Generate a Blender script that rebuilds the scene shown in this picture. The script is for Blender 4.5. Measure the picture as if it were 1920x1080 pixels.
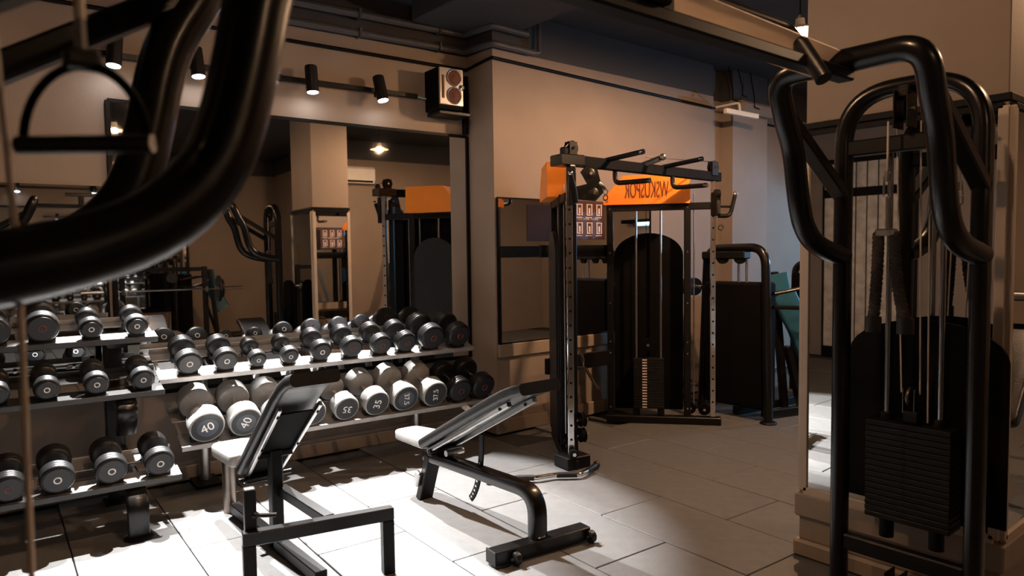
import bpy, bmesh, math, random
from mathutils import Matrix, Vector
for o in list(bpy.data.objects): bpy.data.objects.remove(o)
SC = bpy.context.scene; COL = SC.collection
random.seed(7)
# ------------------------------------------------------------------ camera
H = 1.5
CM = Matrix(((0.7736110968, -0.6335201256, -0.0133462107), (-0.0458256247, -0.0349273412, -0.9983386665), (0.6320014897, 0.7729374692, -0.0560516343)))
right, down, fwd = CM[0], CM[1], CM[2]
cam = bpy.data.objects.new('camera', bpy.data.cameras.new('camera')); COL.objects.link(cam)
R3 = Matrix((right, -down, -fwd)).transposed()
cam.matrix_world = Matrix.Translation((0, 0, H)) @ R3.to_4x4()
cam.data.sensor_width = 36; cam.data.lens = 1330 / 1920 * 36; cam.data.shift_y = 11.15 / 1920
cam.data.clip_start = .02
cam.data.dof.use_dof = True; cam.data.dof.focus_distance = 4.6; cam.data.dof.aperture_fstop = 3.4
SC.camera = cam
# ------------------------------------------------------------------ world, exposure
W = bpy.data.worlds.new('world'); SC.world = W; W.use_nodes = True
W.node_tree.nodes['Background'].inputs[0].default_value = (.6, .7, 1, 1)
W.node_tree.nodes['Background'].inputs[1].default_value = 0.001
SC.view_settings.view_transform = 'Standard'; SC.view_settings.look = 'None'
SC.view_settings.gamma = 1; SC.view_settings.use_curve_mapping = False
SC.view_settings.exposure = 0.0
WARM = (1, .60, .34); COOL = (1.0, .975, .95)
P_SPOT = 1230; P_PEND = 3800; P_BLUE = 95
# ------------------------------------------------------------------ frames
A0 = Vector((3.6, 4.97, 0)); dA = math.radians(2.93)
aA = Vector((math.cos(dA), -math.sin(dA), 0)); nA = Vector((math.sin(dA), math.cos(dA), 0))
def wA(X, Y, z=0): return A0 + aA * X + nA * Y + Vector((0, 0, z))
TA = Matrix.Translation(A0) @ Matrix.Rotation(-dA, 4, 'Z')      # mirror wall frame: X along the wall, -Y into the room
def V(*a): return Vector(a)
# ------------------------------------------------------------------ materials
MATS = {}
def mat(name, col, rough=.5, metal=0., var=.12, scale=8., bump=0., bscale=60., spec=.5, coat=0.):
    m = bpy.data.materials.new(name); m.use_nodes = True; nt = m.node_tree; b = nt.nodes['Principled BSDF']
    b.inputs['Roughness'].default_value = rough; b.inputs['Metallic'].default_value = metal
    b.inputs['Specular IOR Level'].default_value = spec
    if coat: b.inputs['Coat Weight'].default_value = coat; b.inputs['Coat Roughness'].default_value = .15
    tc = nt.nodes.new('ShaderNodeTexCoord'); nz = nt.nodes.new('ShaderNodeTexNoise')
    nz.inputs['Scale'].default_value = scale; nz.inputs['Detail'].default_value = 5
    nt.links.new(tc.outputs['Object'], nz.inputs['Vector'])
    r = nt.nodes.new('ShaderNodeValToRGB'); r.color_ramp.elements[0].position = .3; r.color_ramp.elements[1].position = .7
    for e, k in zip(r.color_ramp.elements, (1 - var, 1 + var)): e.color = (*[min(1, c * k) for c in col], 1)
    nt.links.new(nz.outputs['Fac'], r.inputs['Fac']); nt.links.new(r.outputs['Color'], b.inputs['Base Color'])
    if bump:
        n2 = nt.nodes.new('ShaderNodeTexNoise'); n2.inputs['Scale'].default_value = bscale; n2.inputs['Detail'].default_value = 4
        nt.links.new(tc.outputs['Object'], n2.inputs['Vector'])
        bp = nt.nodes.new('ShaderNodeBump'); bp.inputs['Strength'].default_value = bump; bp.inputs['Distance'].default_value = .004
        nt.links.new(n2.outputs['Fac'], bp.inputs['Height']); nt.links.new(bp.outputs['Normal'], b.inputs['Normal'])
    MATS[name] = m; return m
def two_tone(m, z0, col):
    # ceiling colour carried down onto the top of the wall: a painted edge at height z0
    nt = m.node_tree; b = nt.nodes['Principled BSDF']; src = b.inputs['Base Color'].links[0].from_socket
    tc = nt.nodes.new('ShaderNodeTexCoord'); sx = nt.nodes.new('ShaderNodeSeparateXYZ'); gt = nt.nodes.new('ShaderNodeMath'); gt.operation = 'GREATER_THAN'; gt.inputs[1].default_value = z0
    mx = nt.nodes.new('ShaderNodeMix'); mx.data_type = 'RGBA'; L = nt.links.new
    L(tc.outputs['Object'], sx.inputs[0]); L(sx.outputs['Z'], gt.inputs[0]); L(gt.outputs[0], mx.inputs['Factor']); L(src, mx.inputs['A']); mx.inputs['B'].default_value = (*col, 1); L(mx.outputs['Result'], b.inputs['Base Color'])
def emit(name, col, s):
    m = bpy.data.materials.new(name); m.use_nodes = True; nt = m.node_tree
    b = nt.nodes['Principled BSDF']; b.inputs['Base Color'].default_value = (*col, 1)
    b.inputs['Emission Color'].default_value = (*col, 1); b.inputs['Emission Strength'].default_value = s
    MATS[name] = m; return m
mat('wall_paint', (.25, .195, .155), .75, var=.06, scale=2.5, bump=.25, bscale=90)
mat('pillar_paint', (.25, .195, .155), .75, var=.06, scale=2.5, bump=.25, bscale=90)
two_tone(MATS['wall_paint'], 3.17, (.045, .042, .043)); two_tone(MATS['pillar_paint'], 3.17, (.045, .042, .043))
mat('column_paint', (.25, .195, .155), .75, var=.06, scale=2.5, bump=.25, bscale=90)
mat('ceiling_paint', (.030, .031, .036), .85, var=.1, scale=2)
mat('upper_paint', (.16, .15, .148), .85, var=.08, scale=2)
mat('trim_tan', (.30, .235, .18), .5, var=.08, scale=6)
mat('cream_frame', (.50, .41, .33), .45, var=.06, scale=6)
mat('mirror', (.86, .88, .88), .015, 1., var=.01, scale=3)
mat('black_trim', (.004, .004, .0045), .5, var=.2, spec=.12)
mat('rubber_tile', (.116, .114, .113), .55, var=.10, scale=14, bump=.5, bscale=220)
mat('floor_joint', (.06, .058, .055), .9, var=.2)
mat('black_metal', (.004, .0035, .0035), .28, var=.2, scale=20, spec=.35, coat=.12)
mat('black_satin', (.005, .0045, .0045), .42, var=.2, scale=20, spec=.22)
mat('black_panel', (.003, .0026, .0026), .7, var=.15, scale=6, spec=.06)
mat('lit_cover', (.022, .0215, .024), .5, var=.12, scale=6, spec=.2)  # lit copy of the black tower cover: spotlight brightness put into the grey
mat('chrome', (.78, .78, .78), .12, 1., var=.05, scale=20)
mat('steel', (.52, .51, .50), .3, 1., var=.1, scale=20)
mat('rod_steel', (.42, .42, .43), .25, 1., var=.1, scale=20)
mat('bronze_steel', (.22, .185, .16), .35, 1., var=.15, scale=14)
mat('rubber', (.010, .010, .0105), .36, spec=.4, var=.25, scale=25, bump=.2, bscale=160)
mat('grey_rubber', (.33, .33, .325), .5, var=.12, scale=18, bump=.2, bscale=140)
mat('dark_face', (.012, .013, .016), .45, var=.15, scale=14)
mat('blue_face', (.045, .055, .075), .42, var=.12, scale=14)
mat('white_print', (.80, .80, .79), .5, var=.03)
mat('shelf_steel', (.36, .35, .345), .4, .5, var=.12, scale=10)
mat('shelf_black', (.03, .03, .03), .35, .2, var=.15, scale=10)
mat('saddle', (.012, .012, .012), .5, var=.1)
mat('vinyl_black', (.010, .009, .009), .32, spec=.4, var=.2, scale=22, bump=.25, bscale=130)
mat('vinyl_grey', (.30, .285, .27), .38, var=.1, scale=16, bump=.3, bscale=120)
mat('teal_vinyl', (.018, .10, .165), .45, var=.12, scale=10, bump=.25, bscale=120)
mat('orange_panel', (.95, .27, .02), .42, var=.06, scale=5)
mat('plate_print', (.16, .035, .02), .5, var=.05)
mat('poster', (.060, .030, .033), .4, var=.06)
mat('poster_print', (.62, .50, .48), .5, var=.05)
mat('cable', (.50, .42, .36), .45, var=.1)
mat('rope', (.014, .009, .0075), .85, var=.4, scale=60)
mat('brown_cone', (.10, .035, .016), .6, var=.1, spec=.2)
mat('silver_plastic', (.26, .24, .23), .3, .6, var=.08)
mat('white_plastic', (.74, .72, .69), .4, var=.04)
mat('conduit_paint', (.06, .06, .065), .55, var=.1)
mat('shade_enamel', (.72, .66, .58), .35, var=.05)
mat('stack_black', (.005, .0045, .0045), .5, var=.2, spec=.2)
mat('wood_slat', (.62, .54, .45), .3, var=.25, scale=9)
mat('red_anodised', (.45, .10, .05), .35, .7, var=.1)
emit('bulb_warm', WARM, 55); emit('lens_white', (.95, .97, 1), 60); emit('tube_blue', (.30, .72, 1), 12)
emit('lens_dim', (.95, .97, 1), 25)
def acrylic():
    m = bpy.data.materials.new('acrylic_tan'); m.use_nodes = True; nt = m.node_tree; out = nt.nodes['Material Output']
    nt.nodes.remove(nt.nodes['Principled BSDF'])
    d = nt.nodes.new('ShaderNodeBsdfDiffuse'); t = nt.nodes.new('ShaderNodeBsdfTranslucent'); x = nt.nodes.new('ShaderNodeMixShader')
    g = nt.nodes.new('ShaderNodeBsdfGlossy'); g.inputs['Roughness'].default_value = .35; y = nt.nodes.new('ShaderNodeMixShader'); y.inputs[0].default_value = .2
    nz = nt.nodes.new('ShaderNodeTexNoise'); nz.inputs['Scale'].default_value = 5
    r = nt.nodes.new('ShaderNodeValToRGB'); r.color_ramp.elements[0].color = (.66, .56, .46, 1); r.color_ramp.elements[1].color = (.85, .74, .62, 1)
    L = nt.links.new; L(nz.outputs['Fac'], r.inputs['Fac']); L(r.outputs['Color'], d.inputs[0]); L(r.outputs['Color'], t.inputs[0])
    x.inputs[0].default_value = .6; L(d.outputs[0], x.inputs[1]); L(t.outputs[0], x.inputs[2])
    L(x.outputs[0], y.inputs[1]); L(g.outputs[0], y.inputs[2]); L(y.outputs[0], out.inputs[0]); MATS['acrylic_tan'] = m
acrylic()
# ------------------------------------------------------------------ mesh builder (world coordinates, T = local frame)
class MB:
    def __init__(s, T=None): s.v = []; s.f = []; s.T = T or Matrix.Identity(4)
    def add(s, vs, fs, T=None):
        n = len(s.v); M = s.T @ T if T is not None else s.T
        s.v += [M @ Vector(v) for v in vs]; s.f += [tuple(i + n for i in f) for f in fs]; return s
    def box(s, c, size, b=.004, rot=None, rx=0, ry=0, rz=0):
        bm = bmesh.new(); bmesh.ops.create_cube(bm, size=1)
        for v in bm.verts: v.co = Vector((v.co.x * size[0], v.co.y * size[1], v.co.z * size[2]))
        if b: bmesh.ops.bevel(bm, geom=list(bm.edges), offset=min(b, min(size) * .3), segments=1, affect='EDGES', profile=.5)
        R = (Matrix.Rotation(rz, 4, 'Z') @ Matrix.Rotation(ry, 4, 'Y') @ Matrix.Rotation(rx, 4, 'X')) if rot is None else rot.to_4x4()
        bm.verts.index_update(); s.add([v.co.copy() for v in bm.verts], [[v.index for v in f.verts] for f in bm.faces], Matrix.Translation(c) @ R)
        bm.free(); return s
    def span(s, lo, hi, b=.004): return s.box([(p + q) / 2 for p, q in zip(lo, hi)], [q - p for p, q in zip(lo, hi)], b)
    def bar(s, p, q, w, h, up=(0, 0, 1), b=.004):
        p, q = Vector(p), Vector(q); t = (q - p).normalized(); u = Vector(up); x = t.cross(u)
        if x.length < 1e-4: x = t.cross(Vector((1, 0, 0)))
        x.normalize(); u = x.cross(t); R = Matrix((t, -x, u)).transposed()
        return s.box((p + q) / 2, ((q - p).length, w, h), b, rot=R)
    def cyl(s, p, q, r, r2=None, seg=20, cap=True):
        return s.tube([p, q], [r, r if r2 is None else r2], seg, cap)
    def tube(s, path, r, seg=14, cap=True):
        return s.sweep(path, None, None, r, seg, cap)
    def sweep(s, path, profile=None, ref=None, r=None, seg=14, cap=True):
        P = [Vector(p) for p in path]; n = len(P); rings = []
        up = Vector(ref) if ref is not None else None
        for i in range(n):
            t = (P[min(i + 1, n - 1)] - P[max(i - 1, 0)]).normalized()
            if up is None:
                up = Vector((0, 0, 1)) if abs(t.z) < .9 else Vector((1, 0, 0))
            b = t.cross(up)
            if b.length < 1e-6: b = t.orthogonal()
            b.normalize(); nn = b.cross(t).normalized()
            if ref is None: up = nn
            rr = (r[i] if isinstance(r, (list, tuple)) else r) if r is not None else 1
            pr = profile or [(math.cos(2 * math.pi * k / seg), math.sin(2 * math.pi * k / seg)) for k in range(seg)]
            rings.append([P[i] + b * (x * rr) + nn * (y * rr) for x, y in pr])
        m = len(rings[0]); vs = [v for g in rings for v in g]; fs = []
        for i in range(n - 1):
            for k in range(m):
                a, c = i * m + k, i * m + (k + 1) % m; fs.append((a, c, c + m, a + m))
        if cap: fs.append(tuple(reversed(range(m)))); fs.append(tuple(range((n - 1) * m, n * m)))
        return s.add(vs, fs)
    def lathe(s, prof, o=(0, 0, 0), axis=(0, 0, 1), seg=28, cap=True):
        ax = Vector(axis).normalized(); u = ax.orthogonal().normalized(); w = ax.cross(u); o = Vector(o)
        vs = [o + ax * h + (u * math.cos(2 * math.pi * k / seg) + w * math.sin(2 * math.pi * k / seg)) * max(r, 1e-4) for r, h in prof for k in range(seg)]
        fs = [(i * seg + k, i * seg + (k + 1) % seg, (i + 1) * seg + (k + 1) % seg, (i + 1) * seg + k) for i in range(len(prof) - 1) for k in range(seg)]
        if cap: fs.append(tuple(reversed(range(seg)))); fs.append(tuple(range((len(prof) - 1) * seg, len(prof) * seg)))
        return s.add(vs, fs)
    def ball(s, c, r, seg=16): return s.lathe([(r * math.sin(math.pi * i / 8), -r * math.cos(math.pi * i / 8)) for i in range(9)], c, (0, 0, 1), seg, False)
    def ring(s, c, axis, R, r, seg=24, k=8):
        return s.lathe([(R + r * math.cos(2 * math.pi * i / k), r * math.sin(2 * math.pi * i / k)) for i in range(k + 1)], c, axis, seg, False)
    def prism(s, poly, o, ux, uy, th):
        o, ux, uy = Vector(o), Vector(ux).normalized(), Vector(uy).normalized(); w = ux.cross(uy); n = len(poly)
        vs = [o + ux * x + uy * y + w * d for d in (-th / 2, th / 2) for x, y in poly]
        fs = [tuple(reversed(range(n))), tuple(range(n, 2 * n))] + [(k, (k + 1) % n, n + (k + 1) % n, n + k) for k in range(n)]
        return s.add(vs, fs)
    def build(s, name, m, parent=None, ang=35):
        me = bpy.data.meshes.new(name); vs = s.v
        if parent is not None:
            I = parent['_w'] if False else WM[parent.name].inverted(); vs = [I @ v for v in s.v]
        me.from_pydata([tuple(v) for v in vs], [], s.f); me.update()
        bm = bmesh.new(); bm.from_mesh(me); bmesh.ops.recalc_face_normals(bm, faces=bm.faces); bm.to_mesh(me); bm.free()
        me.materials.append(MATS[m] if isinstance(m, str) else m)
        me.polygons.foreach_set('use_smooth', [True] * len(me.polygons)); me.set_sharp_from_angle(angle=math.radians(ang))
        o = bpy.data.objects.new(name, me); COL.objects.link(o)
        if parent is not None: o.parent = parent; WM[o.name] = WM[parent.name]
        else: WM[o.name] = Matrix.Identity(4)
        return o
WM = {}
def tag(o, label=None, cat=None, group=None, kind=None):
    if label: o['label'] = label
    if cat: o['category'] = cat
    if group: o['group'] = group
    if kind: o['kind'] = kind
    return o
def thing(name, label, cat, loc=(0, 0, 0), rz=0, group=None):
    o = bpy.data.objects.new(name, None); COL.objects.link(o); o.location = loc; o.rotation_euler = (0, 0, rz); o.empty_display_size = .1
    WM[o.name] = Matrix.Translation(loc) @ Matrix.Rotation(rz, 4, 'Z'); return tag(o, label, cat, group)
def copy_tree(o, parent=None):
    c = o.copy(); COL.objects.link(c); c.parent = parent
    for ch in list(o.children): copy_tree(ch, c)
    return c
def struct(name, mb, m, label=None, parent=None):
    o = mb.build(name, m, parent)
    if parent is None: o['kind'] = 'structure'; o['label'] = label or name.replace('_', ' '); 
    return o
def text(name, s, size, T, m, parent, depth=.0012):
    cu = bpy.data.curves.new('txt', 'FONT'); cu.body = s; cu.size = size; cu.align_x = 'CENTER'; cu.align_y = 'CENTER'; cu.extrude = depth; cu.resolution_u = 3
    to = bpy.data.objects.new('txt', cu); COL.objects.link(to)
    dg = bpy.context.evaluated_depsgraph_get(); me = bpy.data.meshes.new_from_object(to.evaluated_get(dg)); bpy.data.objects.remove(to)
    me.transform(WM[parent.name].inverted() @ T); me.name = name; me.materials.clear(); me.materials.append(MATS[m])
    o = bpy.data.objects.new(name, me); COL.objects.link(o); o.parent = parent; WM[o.name] = WM[parent.name]; return o
def fillet(pts, r, n=7):
    P = [Vector(p) for p in pts]; out = [P[0]]
    for i in range(1, len(P) - 1):
        a, b = (P[i - 1] - P[i]), (P[i + 1] - P[i]); la, lb = a.length, b.length; a.normalize(); b.normalize()
        rr = r[i - 1] if isinstance(r, (list, tuple)) else r
        ang = a.angle(b); d = min(rr / math.tan(ang / 2), la * .49, lb * .49) if ang < math.pi - .01 else 0
        if d == 0: out.append(P[i]); continue
        p, q = P[i] + a * d, P[i] + b * d
        for k in range(n + 1):
            t = k / n; out.append(p * (1 - t) ** 2 + P[i] * 2 * t * (1 - t) + q * t * t)
    out.append(P[-1]); return out
def smooth2(pts, n=3):
    out = []
    for i in range(len(pts) - 1):
        p0, p1, p2, p3 = pts[max(i - 1, 0)], pts[i], pts[i + 1], pts[min(i + 2, len(pts) - 1)]
        for k in range(n):
            t = k / n; out.append(tuple(.5 * (2 * b + (c - a) * t + (2 * a - 5 * b + 4 * c - d) * t * t + (3 * b - a - 3 * c + d) * t ** 3) for a, b, c, d in zip(p0, p1, p2, p3)))
    return out + [pts[-1]]
def rr(w, h, r, n=4):
    out = []
    for cx, cy, a0 in ((w / 2 - r, h / 2 - r, 0), (-w / 2 + r, h / 2 - r, 90), (-w / 2 + r, -h / 2 + r, 180), (w / 2 - r, -h / 2 + r, 270)):
        for k in range(n + 1): a = math.radians(a0 + 90 * k / n); out.append((cx + r * math.cos(a), cy + r * math.sin(a)))
    return out
def light(name, typ, loc, power, col, **kw):
    L = bpy.data.lights.new(name, typ); L.energy = power; L.color = col
    for k, v in kw.items(): setattr(L, k, v)
    o = bpy.data.objects.new(name, L); COL.objects.link(o); o.location = loc; return o
def aim(o, tgt): o.rotation_euler = (Vector(tgt) - o.location).to_track_quat('-Z', 'Y').to_euler()
# ================================================================== SETTING
XL, XR, YB, ZC = -3.3, 9.6, -4.9, 3.5
fl = struct('floor', MB().span((XL - .1, YB - .2, -.2), (XR + .1, 5.6, -.02), 0), 'floor_joint', 'grey rubber tile floor')
TT = math.radians(-2.93); ct, st = math.cos(TT), math.sin(TT); tw, tl = .4975, .972
tm = None
for i in range(-9, 22):
    for j in range(-7, 7):
        lx = .26 * 1.0563 + tw * (i + .5); ly = 2.765 * 1.0563 + tl * (j + .5) + (0 if i % 2 else tl / 2)
        x, y = ct * lx - st * ly, st * lx + ct * ly
        if x < XL + .15 or x > XR - .2 or y < YB + .25: continue
        wl = 4.97 + (3.6 - x) * math.tan(dA) if x < 3.6 else (4.6 if x < 6.6 else 4.75)
        if y > wl - .1: continue
        if tm is None:
            o = MB().box((0, 0, -.012), (tw - .006, tl - .006, .024), .003).build('floor_tile', 'rubber_tile', fl); tm = o.data
        else:
            o = bpy.data.objects.new('floor_tile', tm); COL.objects.link(o); o.parent = fl
        o.location = (x, y, random.uniform(-.0008, .0008)); o.rotation_euler = (random.uniform(-.0006, .0006), random.uniform(-.0006, .0006), TT)
struct('ceiling', MB().span((XL - .1, YB - .2, ZC), (XR + .1, 5.6, ZC + .15), 0), 'ceiling_paint', 'dark charcoal painted ceiling')
w = MB(TA); w.span((-7.2, 0, 0), (.3, .2, ZC), 0); struct('wall_left', w, 'wall_paint', 'taupe painted wall carrying the big mirrors')
w = MB(); w.span((3.6, 4.615, 0), (6.62, 5.5, ZC), 0); struct('wall_back', w, 'pillar_paint', 'taupe painted back wall behind the cable trainer')
w = MB(); w.span((6.62, 4.74, 0), (6.96, 5.5, ZC), 0); w.span((6.96, 4.60, 0), (7.66, 5.5, ZC), 0); w.span((7.66, 4.82, 0), (XR + .1, 5.5, ZC), 0)
struct('wall_back_right', w, 'wall_paint', 'stepped taupe wall with a shallow pier')
w = MB(); w.span((XR, YB, 0), (XR + .15, 4.9, ZC), 0); struct('wall_right', w, 'wall_paint', 'far right taupe wall')
w = MB(); w.span((XL - .15, YB, 0), (XL, 5.4, ZC), 0); struct('wall_far_left', w, 'wall_paint', 'left end taupe wall')
w = MB(); w.span((XL, YB - .15, 0), (5.0, YB, ZC), 0); struct('wall_front', w, 'wall_paint', 'taupe wall behind the viewer with mirror')
w = MB(); w.span((4.6, -1.75, 0), (XR, -1.55, ZC), 0); w.span((4.6, YB, 0), (4.75, -1.75, ZC), 0); struct('wall_partition', w, 'wall_paint', 'taupe partition carrying the air conditioner')
# ceiling beam and wall rails
struct('trim_1', MB().span((3.02, -4.6, 3.34), (3.86, 4.9, ZC + .01), .01), 'ceiling_paint', 'dark ceiling beam running from wall to wall')
c = MB(); c.tube([wA(-7, -.014, 3.06), wA(-.02, -.014, 3.06)], .014, 8); c.tube([wA(-.02, -.014, 3.06), V(3.585, 4.605, 3.09)], .012, 8); c.tube([V(3.585, 4.60, 3.09), V(6.62, 4.60, 3.04)], .014, 8)
c.tube([V(7.66, 4.80, 3.04), V(9.5, 4.80, 3.03)], .013, 8)
struct('trim_2', c, 'black_trim', 'black cable line running along the walls')
# conduits under the ceiling (each run a thing)
for nm, z, r, lab, xe in (('pipe_upper', 3.34, .030, 'upper grey painted pipe following the wall corner under the ceiling', 3.93), ('pipe_lower', 3.20, .028, 'lower grey painted pipe following the wall corner with clips', 4.0)):
    t = thing('ceiling_pipe', lab, 'pipe', wA(-.1, -.06, z))
    path = [wA(-6.8, -.05, z - .05), wA(-.05, -.05, z), V(3.56, 4.56, z - .01), V(xe, 4.56, z - .015)]
    MB().tube(fillet(path, .03, 4), r, 10).build('pipe_run', 'conduit_paint', t)
    for X in (-5, -4, -3, -2, -1, -.3): MB().box(wA(X, -.045, z - .05 * (-X - .05) / 6.75), (.02, .09, r * 2.5), .004, rz=-dA).build('clip', 'conduit_paint', t)
MB().tube(fillet([V(4.0, 4.56, 3.19), V(4.06, 4.56, 3.19), V(4.06, 4.56, 3.5)], .04), .02, 10).build('pipe_riser', 'conduit_paint', t)
# baseboards
b = MB(TA); b.span((-6.8, -.03, 0), (0, 0, .10), .006); b.span((-6.8, -.018, .10), (0, 0, .13), .004); struct('baseboard_left', b, 'trim_tan', 'tan baseboard under the mirror wall')
b = MB(); b.span((3.585, 4.59, 0), (6.62, 4.615, .12), .006); b.span((3.58, 4.60, 0), (3.6, 4.97, .12), .005); struct('baseboard_back', b, 'trim_tan', 'tan baseboard of the back wall')
# ------------------------------------------------------------------ mirrors
def mirror(name, T, x0, x1, z0, z1, label, frame=('black_trim', .02), depth=.012, sides='lrtb'):
    t = thing(name, label, 'mirror', T @ V((x0 + x1) / 2, 0, z0))
    g = MB(T); g.span((x0, -depth, z0), (x1, -.001, z1), 0); g.build('glass', 'mirror', t)
    fm, fw = frame; d = depth + .01
    if 'l' in sides: MB(T).span((x0 - fw / 2, -d, z0), (x0 + fw / 2, 0, z1), .002).build('frame_side', fm, t)
    if 'r' in sides: MB(T).span((x1 - fw / 2, -d, z0), (x1 + fw / 2, 0, z1), .002).build('frame_side', fm, t)
    if 't' in sides: MB(T).span((x0, -d, z1 - min(fw, .024) / 2), (x1, 0, z1 + min(fw, .024) / 2), .002).build('frame_top', 'black_trim', t)
    if 'b' in sides: MB(T).span((x0, -d, z0 - fw / 2), (x1, 0, z0 + fw / 2), .002).build('frame_bottom', fm, t)
    return t
mirror('wall_mirror', TA, -2.70, -.02, .62, 2.50, 'large black-framed wall mirror under the track lights behind the dumbbell racks', ('black_trim', .028))
mirror('wall_mirror', TA, -5.2, -2.74, .62, 1.96, 'lower wall mirror at the far left behind the three-tier dumbbell rack', ('black_trim', .012), sides='rb')
TB = Matrix.Translation((0, 4.615, 0))
mirror('wall_mirror', TB, 3.62, 5.55, .755, 1.965, 'wall mirror behind the cable trainer above the tan ledge', ('black_trim', .012))
struct('trim_3', MB().span((3.61, 4.585, .64), (5.6, 4.615, .75), .006), 'trim_tan', 'tan ledge under the back wall mirror')
# ------------------------------------------------------------------ column with mirrors
CX0, CX1, CY0, CY1 = 3.264, 3.72, .93, 1.755
cb = MB(); cb.span((CX0, CY0, 0), (CX1, CY1, ZC), .004); colm = struct('wall_column', cb, 'column_paint', 'square taupe column with mirrors on its faces')
b = MB(); b.span((CX0 - .035, CY0 - .035, 0), (CX1 + .035, CY1 + .035, .085), .012); b.span((CX0 - .012, CY0 - .012, .085), (CX1 + .012, CY1 + .012, .20), .004); b.span((CX0 - .03, CY0 - .03, .20), (CX1 + .03, CY1 + .03, .315), .008)
struct('baseboard_column', b, 'trim_tan', 'stepped tan plinth of the mirrored column')
Tm = Matrix.Translation((CX0, 0, 0)) @ Matrix.Rotation(-math.pi / 2, 4, 'Z')       # local x -> -y, local -y -> -x
mirror('column_mirror', Tm, -CY1 + .012, -CY0 - .012, .33, 2.05, 'tall mirror on the column face behind the near cable tower', ('cream_frame', .036), .014)
mirror('column_mirror', Matrix.Translation((0, CY0, 0)), CX0 + .012, CX1 - .012, .33, 2.05, 'narrow mirror on the right side of the column with cream frame', ('cream_frame', .036), .014)
Tk = Matrix.Translation((0, CY1, 0)) @ Matrix.Rotation(math.pi, 4, 'Z')
mirror('column_mirror', Tk, -CX1 + .012, -CX0 - .012, .33, 2.05, 'column mirror on the side facing the dumbbell racks', ('cream_frame', .036), .014)
struct('trim_4', MB().span((CX0 - .012, CY0 - .012, 2.07), (CX1 + .012, CY1 + .012, 2.10), .003), 'black_trim', 'thin black band around the column above its mirrors')
# behind the viewer
Tf = Matrix.Translation((0, YB, 0)) @ Matrix.Rotation(math.pi, 4, 'Z')
mirror('wall_mirror', Tf, -2.9, 3.0, .5, 2.45, 'long wall mirror on the opposite wall seen only in reflection', ('black_trim', .05))
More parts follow.
